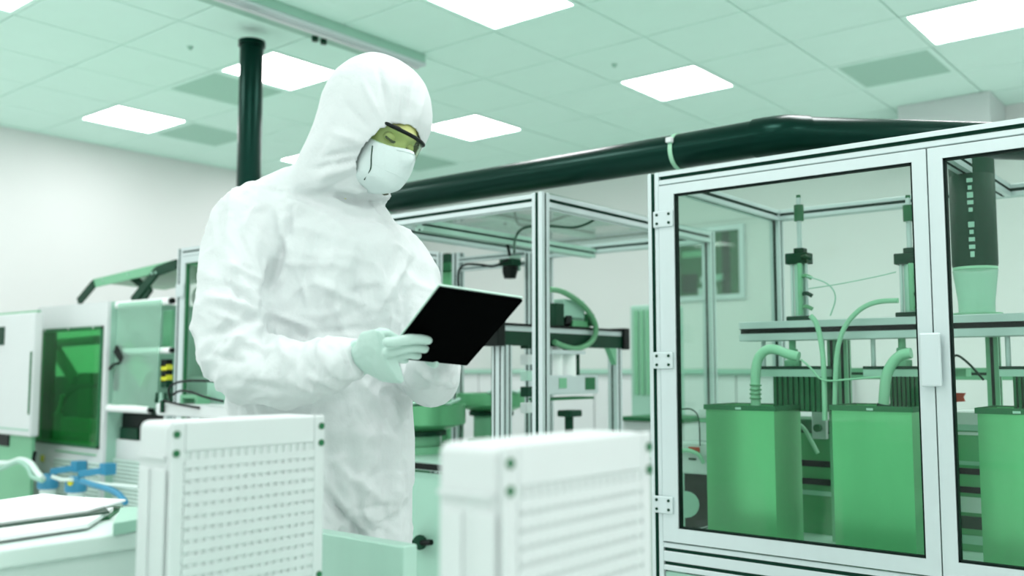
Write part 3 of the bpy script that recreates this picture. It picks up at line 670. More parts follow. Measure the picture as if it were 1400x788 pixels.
# ------------------------------------------------------------------ left enclosure with glass door (mostly behind the person)
LX0 = X(238); LX1 = -3.66; 
t = thing('narrow_enclosure', ((LX0+LX1)/2, 3.3, 0), 'aluminium-framed enclosure with a glass door just left of the coverall', 'enclosure')
for x in (LX0, LX1-P):
    for y in (Y0, EYB-P): MB().bar(2, (x, y, 0), (x+P, y+P, EZT-.02)).build('post', ALU, t, bevel=.002, seg=1)
for z0 in (EZT-P-.02, .68):
    for y in (Y0, EYB-P): MB().bar(0, (LX0+P, y, z0), (LX1-P, y+P, z0+P)).build('rail', ALU, t)
    for x in (LX0, LX1-P): MB().bar(1, (x, Y0+P, z0), (x+P, EYB-P, z0+P)).build('rail', ALU, t)
a, b = LX0+P+.04, LX1-P-.04; z0, z1 = .76, EZT-P-.06
d = MB(); d.box((LX0+P+.002, Y0-.003, .73), (a, Y0+.03, z1+.037)); d.box((b, Y0-.003, .73), (LX1-P-.002, Y0+.03, z1+.037)); d.box((a, Y0-.003, .73), (b, Y0+.03, z0)); d.box((a, Y0-.003, z1), (b, Y0+.03, z1+.037))
dr = d.build('door', 'alu', t)
gk = MB()
for (u0, u1, v0, v1) in ((a, a+.012, z0, z1), (b-.012, b, z0, z1), (a, b, z1-.012, z1)): gk.box((u0, Y0+.002, v0), (u1, Y0+.02, v1))
gk.build('gasket', 'greend', dr)
MB().box((a+.001, Y0+.009, z0+.001), (b-.001, Y0+.014, z1-.001)).build('glass_pane', 'glass', dr)
zz = Zy(245, 398); MB().box((LX0+.01, Y0-.012, zz-.035), (LX0+.085, Y0-.003, zz+.035)).build('hinge', 'alu', dr, bevel=.003)
MB().box((LX0+.1, 3.4, Zy(262, 485, 3.4)), (LX0+.5, 3.42, Zy(262, 396, 3.4))).build('rear_guard', 'green', t)
MB().box((LX0+P, Y0+.05, .685), (LX1-P, EYB-P, .72)).build('deck', 'steell', t)
MB().box((LX0+P+.003, Y0+.012, .05), (LX1-P-.003, Y0+.024, .675)).build('base_panel', 'white', t)

# film machine
FX0, FX1 = X(146), LX0-.012
YF = 2.84
t = thing('film_machine', ((FX0+FX1)/2, 3.2, 0), 'packaging film machine with white rollers and hanging clear film', 'machine')
zb = Zy(190, 604, YF); ztop = Zy(190, 412, 2.84)
MB().box((FX0, YF+.02, 0), (FX1, 3.9, zb)).build('base', 'white', t, bevel=.004)
MB().box((FX0, 3.45, zb), (FX1, 3.5, ztop)).build('rear_plate', 'hose', t)
MB().box((FX0, YF+.02, zb), (FX0+.02, 3.45, ztop)).build('side_plate', 'green', t)
MB().box((FX0+.04, 2.88, zb), (FX1-.02, 3.4, Zy(180, 566, YF))).build('dark_gap_box', 'black', t, bevel=.01)  # black box put in as the shade of the gap below the bottom roller
MB().box((FX0+.05, 2.865, zb), (FX0+.25, 2.88, zb+.07)).build('drive_motor', 'dark', t, bevel=.01)
MB().box((FX0+.05, 3.2, Zy(200, 545, 3.2)), (FX1-.05, 3.4, Zy(200, 515, 3.2))).build('press_block', 'steell', t, bevel=.006)
rl = []
for pa, pb, ya, yb, r in ((151, 234, 421, 409, .022), (163, 234, 484, 476, .018), (148, 212, 558, 560, .022)):
    A, B = ony(pa, ya, YF), ony(pb, yb, YF); zc = (A.z+B.z)/2; A.z = B.z = zc
    if pa == 148: A.y = B.y = YF-.03
    rl.append((A, B)); MB().cyl(A, B, r, 18).build('roller', 'whiteb', t, True)
    MB().cyl(B, B+V((.02, 0, 0)), r*.75, 14).build('roller_cap', 'black', t, True)
    MB().cyl(A-V((.02, 0, 0)), A, r*.75, 14).build('roller_cap', 'dark', t, True)
fx0, fx1 = X(165, YF, 450), X(226, YF, 450)
def fsheet(u, v):
    x = fx0+(fx1-fx0)*u; z = rl[0][0].z+.01+(rl[2][0].z-rl[0][0].z)*v
    return V((x, YF-.024-.012*v+.006*math.sin(u*9+v*4)*v, z))
MB().grid(fsheet, 14, 18).build('film', 'film', t, True)
MB().box((X(223, 3.0, 440), 3.0, Zy(225, 475, 3.0)), (X(234, 3.0, 440), 3.02, Zy(225, 425, 3.0))).build('edge_guide', 'green', t)
MB().obox(ony(186, 498, 2.87), V((.13, 0, -.09)), V((0, .02, 0)), V((.03, 0, .045))).build('swing_arm', 'green', t)
MB().obox(ony(165, 485, 2.82), V((.045, 0, -.035)), V((0, .015, 0)), V((.014, 0, .02))).build('arm_bracket', 'black', t)
MB().tube(pth([(150, 505), (155, 499), (162, 497)], 2.80), .008, 8).build('cable', 'black', t, True)
for py, m_ in ((498, 'black'), (505, 'yellow'), (512, 'black'), (519, 'yellow'), (526, 'dark')): 
    p = ony(228, py-1, YF); MB().box((p.x-.03, YF-.02, p.z-.022), (p.x+.03, YF+.02, p.z+.022)).build('valve', m_, t, bevel=.004)
for py in (424, 472, 488):
    p = ony(148, py, YF); MB().box((p.x-.02, YF-.02, p.z-.045), (p.x+.03, YF+.02, p.z+.045)).build('bearing_block', 'dark', t, bevel=.005)
for py, m_ in ((518, 'red'), (527, 'black'), (510, 'greend')):
    p = ony(154, py, 2.84); MB().box((p.x-.02, 2.83, p.z-.03), (p.x+.035, 2.86, p.z+.03)).build('connector', m_ if m_ != 'red' else 'dark', t)
p = ony(148, 565, YF); MB().box((p.x-.03, YF-.03, p.z-.16), (p.x+.05, YF+.02, p.z+.12)).build('roller_mount', 'greenl', t, bevel=.004)
# white film roll on top
A = ony(207, 396, 3.12); Bx = FX1-.01
t2 = thing('film_roll', ((A.x+Bx)/2, 3.12, A.z-.07), 'thick white film roll lying under the raised lid', 'film roll')
zr = ztop+.075
MB().cyl((A.x, 3.475, zr), (Bx, 3.475, zr), .075, 28).build('roll', 'whiteb', t2, True)
MB().cyl((A.x-.03, 3.475, zr), (A.x, 3.475, zr), .02, 14).build('core', 'dark', t2, True)
# raised lid on bent arms
t3 = thing('raised_lid', (FX0+.2, 3.0, 1.5), 'green metal guard lid propped open on dark bent arms', 'guard lid')
YA, YB_ = 2.95, 2.86
A0, A1, A2 = ony(106, 413, YA), ony(127, 386, YA), ony(236, 359, YA)
sh = MB(); hgt = .05
L0, L1 = ony(127, 382, YA), ony(240, 355, YA)
sh.prism([L0, L1, L1-ZZ*.055, L0-ZZ*.055], (0, .012, 0)); sh.build('lid_lip', 'green', t3)
lp = MB(); lp.prism([L0+V((0, .012, -.012)), L1+V((0, .012, -.012)), L1+V((0, .5, -.03)), L0+V((0, .5, -.03))], (0, 0, -.008)); lp.build('lid_plate', 'hosed', t3)
for (ax, ay), (bx_, by_), cxy, yy in (((106, 413), (127, 388), None, YA-.01), ((180, 412), (213, 371), (240, 361), YB_)):
    ps = [ony(ax, ay, yy), ony(bx_, by_, yy)]+([ony(*cxy, yy)] if cxy else [])
    m_ = MB()
    for q0, q1 in zip(ps[:-1], ps[1:]):
        dd = (q1-q0); nn = V((-dd.z, 0, dd.x)).normalized()*.027
        m_.prism([q0-nn, q1-nn, q1+nn, q0+nn], (0, .016, 0))
    m_.build('bent_arm', 'dark', t3)
q0, q1 = ony(178, 378, YA+.08), ony(196, 392, YA+.08); dd = q1-q0; nn = V((-dd.z, 0, dd.x)).normalized()*.022
MB().prism([q0-nn, q1-nn, q1+nn, q0+nn], (0, .016, 0)).build('stay', 'dark', t3)
q0, q1 = ony(205, 395, YA+.02), ony(192, 413, YA+.02); dd = q1-q0; nn = V((-dd.z, 0, dd.x)).normalized()*.018
MB().prism([q0-nn, q1-nn, q1+nn, q0+nn], (0, .016, 0)).build('stay', 'dark', t3)
for a in ((140, 383), (175, 375), (207, 374), (212, 373)): 
    p = ony(*a, YB_-.005 if a[0] > 200 else YA-.004); MB().cyl(p, p+V((0, .008, 0)), .008, 8).build('bolt', 'greenl', t3)

# white cabinet with tinted window
YTN = 2.78; CX0, CX1 = X(48, YTN, 520), X(144, YTN, 520)
zt = Zy(96, 417, YTN); wz0, wz1 = Zy(95, 605, YTN), Zy(95, 453, YTN); wx0, wx1 = X(54, YTN, 520), X(137, YTN, 520); cb = 3.7
t = thing('windowed_machine_cabinet', ((CX0+CX1)/2, 3.2, 0), 'white machine cabinet with a large green-tinted window', 'machine')
f = MB(); f.box((CX0, YTN, wz1), (CX1, YTN+.02, zt)); f.box((CX0, YTN, wz0), (wx0, YTN+.02, wz1)); f.box((wx1, YTN, wz0), (CX1, YTN+.02, wz1)); f.box((CX0, YTN, .12), (CX1, YTN+.02, wz0)); f.build('front_panel', 'white', t)
MB().box((CX0, YTN+.02, .12), (CX0+.02, cb, wz0)).build('side_panel', 'greenl', t)
MB().box((CX0, cb-.06, wz0), (CX0+.02, cb-.02, zt-.02)).build('rear_post', 'greend', t)
MB().box((CX1-.02, YTN+.02, .12), (CX1, cb, zt)).build('side_panel', 'greenl', t)
MB().box((CX0+.02, YTN+.02, zt-.02), (CX1-.02, cb, zt)).build('top_panel', 'white', t)
MB().box((CX0+.02, cb-.02, .12), (CX1-.02, cb, Zy(95, 520, cb))).build('back_panel', 'hosed', t)
MB().box((CX0+.02, YTN+.02, wz0-.04), (CX1-.02, cb-.02, wz0-.01)).build('inner_deck', 'green', t)
MB().box((CX0+.03, YTN+.05, 0), (CX1-.03, cb-.05, .12)).build('plinth', 'green', t)
wn = MB().box((wx0-.012, YTN-.012, wz0-.012), (wx1+.012, YTN-.002, wz1+.012)).build('window_pane', 'tint', t)
e = .014; fr = MB()
for (u0, u1, v0, v1) in ((wx0-.02, wx0-.006, wz0-.02, wz1+.02), (wx1+.006, wx1+.02, wz0-.02, wz1+.02), (wx0-.02, wx1+.02, wz1+.006, wz1+.02), (wx0-.02, wx1+.02, wz0-.02, wz0-.006)): fr.box((u0, YTN-.014, v0), (u1, YTN-.001, v1))
fr.build('window_edge', 'greend', wn)
for k in (.1, .5, .9): MB().cyl((wx0+(wx1-wx0)*k, YTN-.017, wz1+.012), (wx0+(wx1-wx0)*k, YTN-.013, wz1+.012), .006, 8).build('screw', 'white', wn)
MB().box((wx0-.02, YTN+.03, wz0), (wx0+.11, YTN+.05, wz1)).build('inner_post', 'greend', t)
ya = 3.1
MB().obox(ony(88, 497, ya), V((.17, 0, -.12)), V((0, .02, 0)), V((.022, 0, .03))).build('swing_arm', 'greend', t)
MB().cyl(ony(70, 470, ya), ony(134, 465, ya), .03, 12).build('cross_tube', 'greend', t, True)
MB().box((X(72, 3.2, 550), 3.15, wz0-.01), (X(136, 3.2, 550), 3.4, Zy(90, 515, 3.2))).build('inner_machine', 'dark', t, bevel=.01)
MB().box((X(115, 3.05, 550), 3.0, wz0-.01), (X(134, 3.05, 550), 3.14, Zy(120, 510, 3.05))).build('inner_block', 'greend', t, bevel=.01)
MB().box((X(92, 3.0, 590), 2.95, wz0-.01), (X(134, 3.0, 590), 3.1, Zy(110, 572, 3.0))).build('inner_tray', 'green', t, bevel=.006)
MB().tube(pth([(80, 590), (82, 560), (88, 545), (98, 535), (112, 528), (130, 528)], 3.0), .016, 8).build('inner_hose', 'black', t, True)
MB().tube(pth([(72, 545), (76, 538), (84, 538), (88, 548), (84, 556), (76, 555), (72, 545)], 2.98), .008, 8).build('inner_hose', 'black', t, True)
MB().tube(pth([(76, 590), (78, 570), (83, 555), (86, 540)], 2.97), .014, 8).build('inner_cable', 'hose', t, True)
MB().box((X(64, 2.95, 590), 2.92, wz0-.01), (X(74, 2.95, 590), 3.0, Zy(70, 565, 2.95))).build('inner_box', 'greenl', t)
# service panels below the window
MB().box((X(75, YTN, 660), YTN-.012, Zy(75, 700, YTN)), (CX1-.01, YTN-.001, Zy(100, 629, YTN))).build('perforated_panel', 'perf', t)
MB().box((FX0+.0, YF+.006, Zy(150, 715, YF)), (FX1-.01, YF+.018, Zy(170, 629, YF))).build('perforated_panel', 'perf', bpy.data.objects['film_machine'])
MB().box((X(76, YTN, 620), YTN-.006, Zy(100, 620, YTN)), (X(132, YTN, 620), YTN-.001, Zy(100, 618, YTN))).build('seam', 'green', t)
p = ony(58, 627, YTN-.004); MB().box((p.x-.02, p.y-.004, p.z-.02), (p.x+.02, p.y, p.z+.02)).build('warning_label', 'yellow', t)

# leftmost white cabinet
YQ = 2.55; QX1 = X(44, YQ, 500); qz0, qz1 = Zy(40, 598, YQ), Zy(44, 427, YQ); qb = onx(53, 500, QX1).y
t = thing('control_cabinet', (QX1-.4, YQ+.2, 0), 'white control cabinet with small dark screen, cut by the left edge', 'cabinet')
MB().box((QX1-.8, YQ, qz0), (QX1, qb+.02, qz1)).build('cabinet_body', 'white', t, bevel=.012)
MB().box((QX1-.8, YQ+.02, qz1), (QX1, qb, qz1+.012)).build('cabinet_top', 'green', t)
p = ony(6, 472, YQ); p1 = ony(6, 447, YQ)
MB().box((p.x-.12, YQ-.006, p.z), (p.x, YQ, p1.z)).build('screen', 'dark', t, bevel=.003)
q0, q1 = ony(39, 567, YQ), ony(41, 481, YQ)
MB().box((q0.x-.006, YQ-.004, q0.z), (q0.x+.012, YQ, q1.z)).build('handle_slot', 'greend', t)
MB().box((QX1-.8, YQ-.003, Zy(20, 588, YQ)), (QX1-.01, YQ, Zy(20, 586, YQ))).build('seam', 'greenl', t)
MB().box((QX1-.78, YQ+.06, .0), (QX1-.05, qb, qz0)).build('lower_cabinet', 'green', t)
q = ony(11, 611, YQ+.03); MB().box((q.x-.2, YQ+.03, q.z), (q.x, YQ+.06, qz0)).build('cable_box', 'black', t, bevel=.006)
MB().tube(smooth_path([ony(a, b, 2.45) for a, b in ((-15, 632), (10, 634), (28, 629), (42, 634), (50, 645), (58, 655))], 5), .018, 10).build('hose', 'clearp', t, True)
MB().tube(smooth_path([ony(a, b, 2.43) for a, b in ((-15, 645), (5, 640), (25, 632), (38, 640), (44, 652), (58, 658))], 5), .012, 10).build('hose', 'greenl', t, True)
MB().tube(smooth_path([ony(a, b, 2.5) for a, b in ((48, 618), (46, 630), (50, 641), (56, 648))], 5), .010, 8).build('cable', 'black', t, True)

# blue water filters
for (px, py, lb) in ((66, 654, 'blue-headed water filter on the left, next to the white hoses'), (104, 658, 'blue-headed water filter on the right with blue tube')):
    Yf = 2.62; c = ony(px, py, Yf); t = thing('water_filter', (c.x, c.y, c.z-.26), lb, 'water filter', 'pair of blue water filters')
    MB().lathe((c.x, c.y, c.z-.06), [(.055, 0), (.06, .01), (.058, .055), (.045, .075), (.04, .085)], 20).build('filter_head', 'blue', t, True)
    MB().lathe((c.x, c.y, c.z-.26), [(.03, 0), (.045, .02), (.046, .2)], 20).build('filter_bowl', 'clearp', t, True)
    MB().obox(c+V((.08, .05, .05)), V((.045, .05, .010)), V((-.012, .015, 0)), V((0, 0, .018))).build('mounting_arm', 'blue', t, bevel=.004)
    MB().box((c.x+.10, c.y+.08, c.z+.035), (c.x+.17, YTN-.013, c.z+.10)).build('bracket', 'blue', t, bevel=.004)
    MB().cyl((c.x+.055, c.y-.055, c.z+.0), (c.x+.085, c.y-.075, c.z+.0), .014, 10).build('port', 'yellow', t, True)
    if px > 90:
        MB().tube(smooth_path([ony(a, b, 2.55) for a, b in ((112, 658), (130, 664), (148, 669), (162, 676), (172, 688))], 5), .016, 10).build('tube', 'blue', t, True)
        MB().tube(smooth_path([ony(a, b, 2.56) for a, b in ((112, 656), (140, 662), (190, 666))], 5), .010, 10).build('tube', 'clearp', t, True)
    else:
        MB().tube(smooth_path([ony(a, b, 2.55) for a, b in ((72, 652), (84, 656), (98, 656))], 5), .012, 10).build('tube', 'clearp', t, True)

# transfer table with cables in front of the film machine
YS = 2.52
t = thing('transfer_table', (X(260, YS, 560), 2.65, 0), 'white transfer table with black cables between film rollers and coverall', 'table')
xa, xb = X(212, YS, 560), X(345, YS, 560); zs = Zy(250, 553, YS)
MB().box((xa, YS, zs-.06), (xb, Y0-.05, zs)).build('table_top', 'white', t, bevel=.012)
for x in (xa+.03, xb-.06):
    for y in (YS+.03, Y0-.1): MB().box((x, y, 0), (x+.03, y+.03, zs-.06)).build('leg', 'alu', t)
MB().box((X(270, YS+.1, 540), YS+.15, zs), (xb-.02, Y0-.07, zs+.13)).build('rear_box', 'greenl', t, bevel=.006)
q0, q1 = ony(246, 551, YS+.05), ony(270, 541, YS+.05)
br = MB(); br.box((q0.x, YS+.05, q1.z-.015), (q1.x, YS+.12, q1.z)); br.box((q1.x-.02, YS+.05, zs), (q1.x, YS+.12, q1.z-.015)); br.box((q0.x, YS+.05, zs), (q0.x+.02, YS+.12, q1.z-.015)); br.build('bracket', 'green', t)
for pts in ([(232, 545), (231, 532), (240, 524), (258, 521), (280, 521), (302, 522)], [(236, 540), (246, 535), (260, 536), (280, 543), (305, 549)], [(224, 548), (245, 553), (272, 558)]):
    MB().tube(smooth_path([ony(a, b, YS-.01) for a, b in pts], 5), .006, 8).build('cable', 'black', t, True)
for px in (214, 220, 226, 233): 
    p = ony(px, 546, YS+.04); MB().lathe((p.x, p.y, zs), [(.008, 0), (.012, .01), (.008, .02), (.006, .05)], 8).build('cable_gland', 'dark' if px != 220 else 'greenl', t, True)
p = ony(222, 556, YS-.012); MB().box((p.x-.008, YS-.02, p.z-.03), (p.x+.008, YS-.005, p.z+.03)).build('clip', 'dark', t)

# ------------------------------------------------------------------ foreground bench with papers
BZ = .82; BXR = -1.56
t = thing('work_bench', (-1.83, .2, 0), 'pale metal work bench with papers in the lower left corner', 'bench')
MB().box((-2.1, -.6, BZ-.03), (BXR, .98, BZ)).build('bench_top', 'benchm', t, bevel=.004)
MB().box((-2.08, -.58, BZ-.30), (BXR-.012, .96, BZ-.031)).build('apron', 'benchm', t)
for x in (-2.07, BXR-.06):
    for y in (-.57, .9): MB().box((x, y, 0), (x+.045, y+.045, BZ-.30)).build('leg', 'alu', t)
def slab(px_list, z0, th, name, m_, label, cat, group=None):
    ps = [onz(a, b, z0+th) for a, b in px_list]; ps = [V((p.x, p.y, z0)) for p in ps]
    o = MB().prism(ps, (0, 0, th)).build(name, m_, None); return tag(o, label, cat, group)
slab([(-60, 735), (150, 707), (168, 692), (-20, 690)], BZ, .005, 'folder', 'greend', 'dark green folder lying on the bench, lowest in the pile', 'folder')
slab([(-60, 742), (120, 716), (155, 694), (20, 690)], BZ+.0052, .008, 'paper_stack', 'paper', 'thick white paper pad in the middle of the bench pile', 'paper')
slab([(-60, 728), (150, 700), (140, 690), (20, 688)], BZ+.0134, .003, 'folder', 'dark', 'thin dark folder sandwiched between white papers', 'folder')
slab([(-60, 722), (120, 698), (172, 683), (96, 679), (60, 675), (-40, 690)], BZ+.0166, .004, 'paper_sheet', 'paper', 'topmost loose white paper sheets on the bench pile', 'paper')
slab([(155, 716), (230, 704), (225, 692), (165, 694)], BZ+.0002, .02, 'tray', 'greenl', 'pale flat tray at the right end of the paper pile', 'tray')

# ------------------------------------------------------------------ crates on a steel table
CZT = 1.022; TZ = .70
t = thing('steel_table', (-.95, .82, 0), 'low steel table under the two white crates at the bottom edge', 'table')
MB().box((-1.45, .5, TZ-.03), (-.45, 1.12, TZ)).build('table_top', 'steell', t, bevel=.004)
for x in (-1.43, -.51):
    for y in (.52, 1.06): MB().box((x, y, 0), (x+.04, y+.04, TZ-.03)).build('leg', 'alu', t)
def crate(px, w, label):
    c = onw(px, 580, w); x1, y0 = c.x, c.y; L, W_ = .285, .098; x0, y1 = x1-W_, y0+L; z0, z1 = TZ, CZT
    t = thing('plastic_crate', ((x0+x1)/2, (y0+y1)/2, TZ), label, 'crate', 'white perforated crates on the steel table')
    b = MB(); b.box((x0, y0, z0), (x1-.008, y1, z1)); b.build('body', 'crate', t, bevel=.012, seg=4)
    f = MB(); ey, ez0, ez1 = .022, .03, .045
    f.box((x1-.008, y0, z0), (x1, y0+ey, z1)); f.box((x1-.008, y1-ey, z0), (x1, y1, z1)); f.box((x1-.008, y0+ey, z0), (x1, y1-ey, z0+ez0)); f.box((x1-.008, y0+ey, z1-ez1), (x1, y1-ey, z1))
    f.build('face_frame', 'crate', t, bevel=.003)
    ya, yb, za, zb_ = y0+ey, y1-ey, z0+ez0, z1-ez1; nr, nc = 14, 17
    gb = MB()
    for k in range(1, nc): yy = ya+(yb-ya)*k/nc; gb.box((x1-.006, yy-.0036, za), (x1-.0012, yy+.0036, zb_))
    gb.build('upright_ribs', 'crate', t)
    for k in range(1, nr):
        zz = za+(zb_-za)*k/nr; MB().box((x1-.006, ya, zz-.006), (x1-.0002, yb, zz+.006)).build('cross_rib', 'crate', t)
    MB().box((x1-.0085, ya, za), (x1-.0030, yb, zb_)).build('backing', 'cratein', t)
    for yy in (y0+.007, y1-.008):
        for zz in (z1-.018, z1-.046, z0+.03, z0+.058):
            MB().cyl((x1-.004, yy, zz), (x1+.0025, yy, zz), .0055, 12).build('bolt', 'greend', t)
    for a, b_ in ((.12, .42), (.58, .88)):
        MB().box((x0+W_*a, y0-.003, z0+.04), (x0+W_*b_, y0, z1-.07)).build('end_rib', 'crate', t, bevel=.002)
    MB().box((x0+.006, y0-.004, z1-.055), (x1-.014, y0, z1-.05)).build('end_lip', 'crate', t)
    return t
crate(236, 1.40, 'white perforated plastic crate at left, in front of the coverall')
crate(691, .97, 'white perforated plastic crate at centre right, nearest and most blurred')
# brushed panel in front of the legs
c = onw(552, 748, 1.75)
t = thing('steel_guard', (c.x-.15, c.y+.03, 0), 'brushed steel guard box standing in front of the coverall legs', 'guard')
zt = Zy(565, 750, c.y)
MB().box((c.x-.36, c.y, .02), (c.x, c.y+.035, zt)).build('guard_panel', 'steell', t, bevel=.003)
MB().box((c.x-.34, c.y-.06, 0), (c.x-.30, c.y+.09, .02)).build('foot', 'dark', t); MB().box((c.x-.06, c.y-.06, 0), (c.x-.02, c.y+.09, .02)).build('foot', 'dark', t)
# ------------------------------------------------------------------ the person in the white coverall
PW = 2.28                                   # distance of the body axis
def B_(px, py, w=PW): return onw(px, py, w)
foot = B_(455, 505, PW); foot.z = 0
person = thing('person', foot, 'person in white hooded coverall, mask and glasses looking down at a tablet', 'person')
def remesh(mb, name, m, parent, vox, it=6, fac=.5, disp=None, cut=None, thick=0, sub=0):
    tmp = mb.build('tmp', m, parent)
    r = tmp.modifiers.new('r', 'REMESH'); r.mode = 'VOXEL'; r.voxel_size = vox; r.adaptivity = 0
    s = tmp.modifiers.new('s', 'SMOOTH'); s.iterations = it; s.factor = fac
    dg = bpy.context.evaluated_depsgraph_get(); dg.update()
    me = bpy.data.meshes.new_from_object(tmp.evaluated_get(dg)); bpy.data.objects.remove(tmp)
    base = BASE[parent.name]
    bm = bmesh.new(); bm.from_mesh(me)
    if disp:
        bm.normal_update(); ds = [(v, v.normal.copy(), disp(v.co+base, v.normal)) for v in bm.verts]
        for v, n, d in ds: v.co += n*d
    if cut:
        dl = [v for v in bm.verts if cut(v.co+base)]
        bmesh.ops.delete(bm, geom=dl, context='VERTS')
        bed = [v for v in bm.verts if v.is_boundary]
        for _ in range(6): bmesh.ops.smooth_vert(bm, verts=bed, factor=.5, use_axis_x=True, use_axis_y=True, use_axis_z=True)
    for f in bm.faces: f.smooth = True
    bm.to_mesh(me); bm.free(); me.name = name
    me.materials.clear(); me.materials.append(M[m])
    o = bpy.data.objects.new(name, me); COL.objects.link(o); o.parent = parent; BASE[o.name] = base
    if thick:
        so = o.modifiers.new('solid', 'SOLIDIFY'); so.thickness = thick; so.offset = -1
    return o
# --- body frame: chest turned to the right of the picture
by = math.radians(24)
LFT = RT*math.cos(by)+FH*math.sin(by); FRT = -FH*math.cos(by)+RT*math.sin(by)
# --- head frame
hy = math.radians(47); hp = math.radians(24); hr = math.radians(14)
hf0 = -FH*math.cos(hy)+RT*math.sin(hy); hl0 = RT*math.cos(hy)+FH*math.sin(hy)
HF = hf0*math.cos(hp)-ZZ*math.sin(hp); HU0 = ZZ*math.cos(hp)+hf0*math.sin(hp)
HL = hl0*math.cos(hr)-HU0*math.sin(hr); HU = HU0*math.cos(hr)+hl0*math.sin(hr)
HC = B_(518, 184, 2.20)
def hd(l, f, u): return HC+HL*l+HF*f+HU*u
def toh(p): q = p-HC; return q.dot(HL), q.dot(HF), q.dot(HU)

# --- coverall: torso, hood, arms and legs in one surface
su = MB()
def ring(pl, pr, py, dep, w=PW, tilt=0):
    a, b = B_(pl, py, w), B_(pr, py, w); c = (a+b)/2; hw = (b-a).length/2
    return (c, LFT*hw*1.03+ZZ*tilt, FRT*dep)
su.rings([ring(372, 520, 728, .09), ring(350, 545, 712, .125), ring(336, 560, 690, .15), ring(326, 566, 650, .165), ring(322, 566, 600, .165), ring(318, 562, 545, .165), ring(318, 560, 490, .165),
          ring(318, 572, 430, .168), ring(322, 584, 390, .168), ring(326, 575, 345, .162), ring(326, 555, 312, .15, tilt=-.01), ring(338, 534, 285, .13, tilt=-.02), ring(358, 520, 262, .11, tilt=-.02),
          ring(392, 520, 246, .085, tilt=-.02), ring(420, 505, 236, .06)], 40)
# hood
def hring(pl, pr, py, dep, w=2.22): 
    a, b = B_(pl, py, w), B_(pr, py, w); c = (a+b)/2; hw = (b-a).length/2
    return (c, RT*hw, -FH*dep)
su.rings([hring(372, 530, 272, .12, 2.25), hring(388, 538, 252, .125, 2.24), hring(402, 552, 232, .13, 2.23), hring(411, 568, 214, .135), hring(421, 582, 195, .138), hring(430, 590, 175, .14), hring(436, 592, 155, .14), hring(440, 590, 135, .138),
          hring(448, 583, 117, .128), hring(459, 572, 103, .112), hring(474, 556, 91, .09), hring(490, 538, 82, .055), hring(504, 522, 77, .022)], 40)
# right arm (picture left): shoulder, elbow, wrist
RA = [B_(366, 278, 2.20), B_(338, 305, 2.165), B_(327, 350, 2.13), B_(320, 395, 2.10), B_(316, 440, 2.075), B_(320, 478, 2.06), B_(345, 505, 2.035), B_(390, 513, 2.005), B_(430, 506, 1.98), B_(462, 497, 1.965), B_(490, 490, 1.955)]
su.tube(RA, [.07, .080, .081, .081, .083, .083, .078, .071, .062, .052, .043], 24)
su.tube([B_(344, 294, 2.19), B_(372, 272, 2.2), B_(425, 258, 2.25)], [.068, .055, .05], 16)
# left arm (picture right)
LA = [B_(512, 325, 2.34), B_(547, 345, 2.34), B_(566, 380, 2.33), B_(571, 430, 2.31), B_(577, 480, 2.28), B_(584, 512, 2.24), B_(590, 520, 2.17), B_(591, 514, 2.10), B_(592, 505, 2.04), B_(594, 496, 2.0)]
su.tube(LA, [.055, .062, .068, .068, .072, .070, .064, .060, .054, .045], 20)
su.tube([B_(586, 512, 2.14), B_(590, 540, 2.12), B_(591, 558, 2.11)], [.056, .026, .008], 14)
# legs
for (a, b, c, ww) in ((392, 388, 384, 2.20), (498, 502, 508, 2.34)):
    hip = B_(a, 650, ww); kn = B_(b, 505, ww-.03); kn.z = .5; an = B_(c, 505, ww); an.z = .09
    su.tube([hip, hip*.5+kn*.5, kn, kn*.45+an*.55, an], [.118, .116, .105, .098, .085], 24)
elb = B_(376, 470, 2.0); armax = (RA[8]-RA[6]).normalized()
crotch = B_(446, 668, 2.1); lk = V((0, 0, 0))
def rid(n): return 1-abs(n)
def seg_d(p, a, b):
    t = max(0, min(1, (p-a).dot(b-a)/(b-a).length_squared)); return (p-(a+(b-a)*t)).length, t
def fold(p, a, b, w, h):                      # a soft ridge (h>0) or valley from a to b
    d, t = seg_d(p, a, b); return h*math.exp(-(d/w)**2)*math.sin(math.pi*min(1, max(0, .08+.84*t)))
# cloth folds, laid out where the photograph shows them: (x, y) -> (x, y), half width px, height m
FOLDS = [(250+a*.4314, 220+b*.4314, 250+c*.4314, 220+d*.4314, ww*.4314, hh) for a, b, c, d, ww, hh in (
    (255, 490, 140, 300, 17, .012), (250, 480, 60, 420, 15, .012), (235, 500, 50, 560, 14, -.012), (260, 510, 90, 640, 17, .013), (225, 470, 110, 360, 9, -.008),
    (270, 500, 240, 690, 15, -.012), (290, 520, 330, 640, 14, .012), (380, 560, 330, 700, 13, -.010), (430, 560, 440, 700, 12, .010), (350, 540, 470, 600, 9, -.007),
    (480, 560, 540, 700, 11, -.009), (170, 190, 250, 420, 16, -.010), (330, 210, 250, 470, 13, -.020), (300, 150, 345, 330, 14, .011), (345, 140, 330, 260, 9, -.011), (265, 430, 320, 350, 9, .010),
    (130, 330, 260, 380, 11, .009), (90, 480, 250, 540, 12, .010), (120, 560, 320, 600, 11, .009), (45, 470, 150, 520, 9, -.008), (60, 610, 200, 640, 10, -.008), (380, 680, 520, 720, 12, .010), (150, 690, 330, 730, 12, -.008),
    (420, 250, 340, 520, 18, -.010), (480, 260, 430, 530, 20, .009), (560, 250, 560, 520, 22, -.008), (620, 230, 640, 520, 18, .009), (690, 250, 700, 500, 17, -.009), (360, 330, 400, 470, 10, .008),
    (400, 380, 620, 470, 16, .008), (330, 560, 600, 530, 13, -.009), (700, 340, 600, 480, 14, .009), (740, 300, 690, 430, 12, -.009), (270, 480, 420, 530, 10, .011), (500, 420, 640, 400, 12, -.005))]
